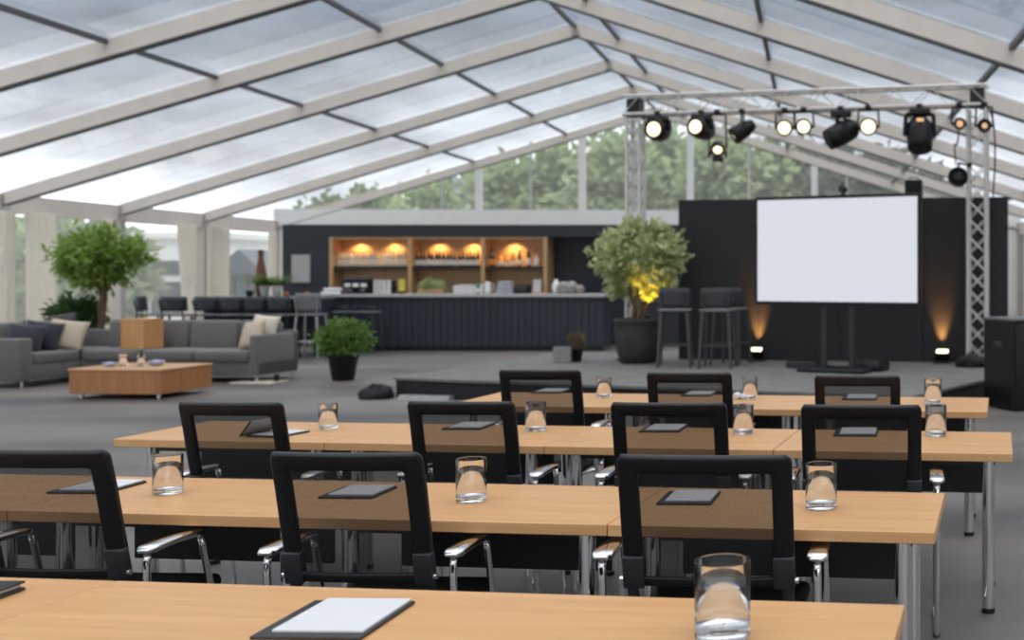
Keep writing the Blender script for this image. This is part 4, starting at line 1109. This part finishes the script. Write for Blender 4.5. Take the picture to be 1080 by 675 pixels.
lamp(783, 138, (-1, -.25, -.7), .125, .38, 'unlit slim spotlight turned sideways, beside the barn-door lamp')
lamp(828, 135, (-.05, -1, -.12), .115, .26, 'lit spotlight of the close pair over the screen, nearer the sideways slim one', lensr=.86)
lamp(848, 134, (.0, -1, -.08), .115, .24, 'lit spotlight of the close pair over the screen, paler lens', lensr=.86)
lamp(887, 141, (-1, -.35, -.55), .165, .50, 'large unlit moving-head spotlight turned sideways over the screen', lens=GREYP, kind='head')
lamp(916, 134, (-.02, -1, -.06), .125, .24, 'round lit spotlight with the brightest full disc, next to the big sideways head', lensr=.9)
big = lamp(970, 143, (.02, -.35, -1), .185, .50, 'large moving-head spotlight hanging straight down over the screen corner', lens=GREYP, kind='head')
mb = MB(); mb.rbox((0, -.16, zat(128, big.location.y)-big.location.z), (.10, .03, .05), .01, 2); mb.build('yellow_glow', LENSDIM, big)  # glowing patch added for the small yellow highlight on the head
lamp(1012, 131, (.0, -1, -.05), .085, .2, 'small dim spotlight near the top of the free-standing tower, inner side', lens=LENSDIM, lensr=.7)
lamp(1038, 133, (.0, -1, -.05), .095, .22, 'small dim spotlight hanging right at the top of the free-standing tower', lens=LENSDIM, lensr=.5)
# floodlight on a side arm of the tower
q = Vector((xat(1011, 15.62), 15.62, zat(172, 15.62)))
o = thing('floodlight', 'round black floodlight on a side arm of the tower above the backdrop', 'spotlight', q)
mb = MB(); tx = TR_.x-.125-q.x; mb.cyl((0, 0, 0), (tx, TR_.y-.12-q.y, 0), .016, 8); mb.rbox((tx, TR_.y-.12-q.y, 0), (.07, .07, .07), .01, 1); mb.cyl((0, 0, 0), (0, 0, -.06), .016, 8); mb.build('arm', BLACKM, o)
mb = MB(); M = Matrix.Translation((0, 0, -.19)) @ align((-.2, -1, -.1)); mb.lathe([(.0001, -.12), (.09, -.11), (.13, -.04), (.14, .05), (.13, .09), (.12, .09), (.11, .05), (.0001, .05)], 24, M); mb.build('housing', BLACKP, o)
mb = MB(); mb.lathe([(.0001, .056), (.1, .054), (.1, .051), (.0001, .051)], 20, M); mb.build('lens', GREYP, o)
def cable(pts, r, label):
    mb = MB(); mb.tube(pts, r, 6); return tag(mb.build('cable', BLACKP), label, 'cable')
def smooth(pts, k=8):
    pts = [Vector(p) for p in pts]; out = []
    for i in range(len(pts)-1):
        p0 = pts[max(0, i-1)]; p1 = pts[i]; p2 = pts[i+1]; p3 = pts[min(len(pts)-1, i+2)]
        for j in range(k):
            t = j/k; out.append(.5*((2*p1)+(p2-p0)*t+(2*p0-5*p1+4*p2-p3)*t*t+(3*p1-p0-3*p2+p3)*t**3))
    return out+[pts[-1]]
be = TR_ + Vector((math.cos(ta), math.sin(ta), 0))*.14; be.z = ZT-.30
cable(smooth([be, be+Vector((.08, .0, -.2)), be+Vector((.11, .05, -.7)), (be.x+.12, wallY(be.x)-.02, 2.66), (be.x+.12, wallY(be.x)-.02, 2.3)]), .012, 'black cable hanging from the truss end down the backdrop edge')
q1 = beam_at(1012); cable(smooth([q1+Vector((.0, .05, -.33)), q1+Vector((-.03, .05, -.55)), (q.x-.05, q.y+.05, q.z+.25), (q.x-.03, q.y+.1, q.z-.02)]), .011, 'black cable drooping between small dim lamp and round floodlight')

q = Vector((xat(964, wallY(.45)), wallY(.45)+.06, 2.64))
o = thing('monitor_speaker', 'small black speaker box sitting on top of the black backdrop', 'speaker', q, ba)
mb = MB(); mb.rbox((0, 0, .13), (.25, .20, .26), .012, 2); mb.build('cabinet', BLACKP, o)
mb = MB(); mb.rbox((0, -.103, .13), (.21, .012, .22), .004, 1); mb.build('grille', BLACKF, o)
mb = MB(); mb.tube([(-.06, 0, .26), (-.06, 0, .30), (.06, 0, .30), (.06, 0, .26)], .008, 6); mb.build('handle', BLACKM, o)

# uplights
for px, lab, s in ((798, 'floor uplight washing the backdrop orange beside the bar stools', 1), (994, 'floor uplight washing the backdrop orange beside the truss tower', 1)):
    Y = wallY(xat(px, 16.3))-.22; p = Vector((xat(px, Y), Y, ZS))
    o = thing('floor_uplight', lab, 'lamp', p, ba, 'floor uplights on the stage')
    M = Matrix.Translation((0, 0, .12)) @ Matrix.Rotation(.55, 4, 'X')
    mb = MB(); mb.box((0, 0, .012), (.24, .16, .024)); 
    for k in (-1, 1): mb.box((k*.115, 0, .075), (.012, .03, .13))
    mb.build('bracket', BLACKM, o)
    mb = MB(); mb.rbox((0, 0, 0), (.21, .11, .13), .015, 2, M); h = mb.build('housing', BLACKP, o)
    mb = MB(); mb.rbox((0, -.0, .066), (.165, .085, .008), .003, 1, M); mb.build('lens', LENSHOT, h)
    spotlight('uplight_beam', p+Vector((0, .135, .185)), (0, .22, 1), (1.0, .44, .12), 130, 44, 1.0, .03)

# stage bar stools
USE = mat('stool_upholstery', (.045, .046, .05), .7, noise=.15, nscale=40); SEATLIT = mat('stool_seat_lit', (.16, .16, .165), .5); SLEG = mat('stool_leg', (.055, .056, .058), .45)  # seat tone painted paler for the light along its edge
s2 = make_stool(SEATLIT, USE, SLEG, 'bar stools on the stage', .44, .27, 1.09, .027)
for i, (px, Y, rz, lab) in enumerate(((712, 15.75, .1, 'bar stool on the stage beside the ficus pot'), (757, 15.6, -.05, 'bar stool on the stage, front one of the two by the uplight'), (771, 16.2, -.3, 'bar stool on the stage hidden behind another, nearest the backdrop'))):
    o = s2 if i == 0 else dup(s2); o.location = (xat(px, Y), Y, ZS); o.rotation_euler = (0, 0, rz); o['label'] = lab
# stage boxes and cables
q = on(918, 391, ZS)
o = thing('amplifier', 'squat black amplifier box on the stage at the screen foot', 'amplifier', q, sa)
mb = MB(); mb.rbox((0, 0, .085), (.42, .32, .15), .008, 1, smooth=False); mb.build('case', BLACKP, o)
mb = MB(); mb.rbox((0, -.163, .085), (.38, .008, .11), .003, 1); mb.build('front_plate', GREYP, o)
for k in (-1, 1): mb = MB(); mb.cyl((k*.15, -.12, 0), (k*.15, -.12, .012), .018, 10); mb.build('foot', BLACKP, o)
q = on(848, 388, ZS)
o = thing('equipment_case', 'flat grey case on the stage between uplight and screen foot', 'case', q, sa)
mb = MB(); mb.rbox((0, 0, .045), (.44, .24, .09), .008, 1, smooth=False); mb.build('box', GREYP, o)
mb = MB(); mb.box((0, 0, .094), (.42, .22, .006)); mb.build('lid', BLACKM, o)
a1 = on(830, 386, ZS+.01); cable(smooth([a1, a1+Vector((.15, .25, 0)), on(846, 377, ZS+.01)+Vector((0, 0, .0)), on(862, 383, ZS+.01), on(880, 386.5, ZS+.06)]), .012, 'thin black cable curling across the stage to the screen foot')
q = TR_+Vector((-.10, -.34, 0))
o = thing('sandbag', 'dark sandbag slumped at the foot of the truss tower', 'sandbag', q)
def lump(mb, c, s, seed, amp=.25):
    bm = bmesh.new(); bmesh.ops.create_icosphere(bm, subdivisions=3, radius=1); rr = random.Random(seed)
    cs = [Vector((rr.uniform(-1, 1), rr.uniform(-1, 1), rr.uniform(-1, 1))).normalized() for _ in range(10)]
    vs = []
    for v in bm.verts:
        f = 1-amp+amp*1.3*max(abs(v.co.dot(q))**5 for q in cs); z = max(-.55, v.co.z*f); vs.append((c[0]+v.co.x*f*s[0], c[1]+v.co.y*f*s[1], c[2]+(z+.55)*s[2]))
    mb.add(vs, [[v.index for v in f.verts] for f in bm.faces], True); bm.free()
mb = MB(); lump(mb, (0, 0, 0), (.24, .15, .11), 3); mb.build('bag', BLACKF, o)
mb = MB(); mb.tube([(-.08, 0, .14), (-.05, 0, .19), (.05, 0, .19), (.08, 0, .14)], .012, 6); mb.build('handle', BLACKM, o)
q = on(402, 420)
o = thing('bag', 'slumped black bag on the carpet against the stage corner', 'bag', (q.x-.02, q.y-.05, 0))
mb = MB(); lump(mb, (0, 0, 0), (.20, .15, .115), 9); lump(mb, (-.10, -.05, 0), (.12, .12, .085), 11); mb.build('bag_body', BLACKF, o)
mb = MB(); mb.tube([(-.06, -.05, .15), (-.02, -.08, .19), (.07, -.08, .16)], .012, 6); mb.build('strap', BLACKM, o)
q = on(452, 421)
o = thing('cable_ramp', 'grey ribbed cable ramp on the carpet in front of the stage corner', 'cable cover', (q.x, q.y, 0), ta)
mb = MB(); mb.prism([(-.14, 0), (-.08, .055), (.08, .055), (.14, 0)], -.34, .34, Matrix.Rotation(PI/2, 4, 'Y') @ Matrix.Rotation(PI/2, 4, 'Z')); mb.build('body', GREYCON, o)
mb = MB()
for k in range(3): mb.box((0, -.05+.05*k, .057), (.66, .014, .006))
mb.build('ribs', GREYP, o)
# subwoofer
o = thing('subwoofer', 'tall black subwoofer cabinet on the carpet at the stage end', 'speaker', (1.62, 13.05, 0), math.radians(24))
mb = MB(); mb.rbox((0, 0, .51), (.66, .66, 1.0), .012, 2, smooth=False); mb.build('cabinet', BLACKP, o)
mb = MB(); mb.rbox((0, -.335, .51), (.60, .02, .92), .008, 1); mb.build('grille', BLACKF, o)
mb = MB(); mb.rbox((0, 0, 1.018), (.68, .68, .03), .006, 1, smooth=False); mb.build('top_board', mat('grey_top', (.12, .12, .125), .45), o)
for k in (-1, 1): mb = MB(); mb.rbox((k*.333, 0, .72), (.016, .18, .09), .006, 1); mb.build('handle', GREYP, o)
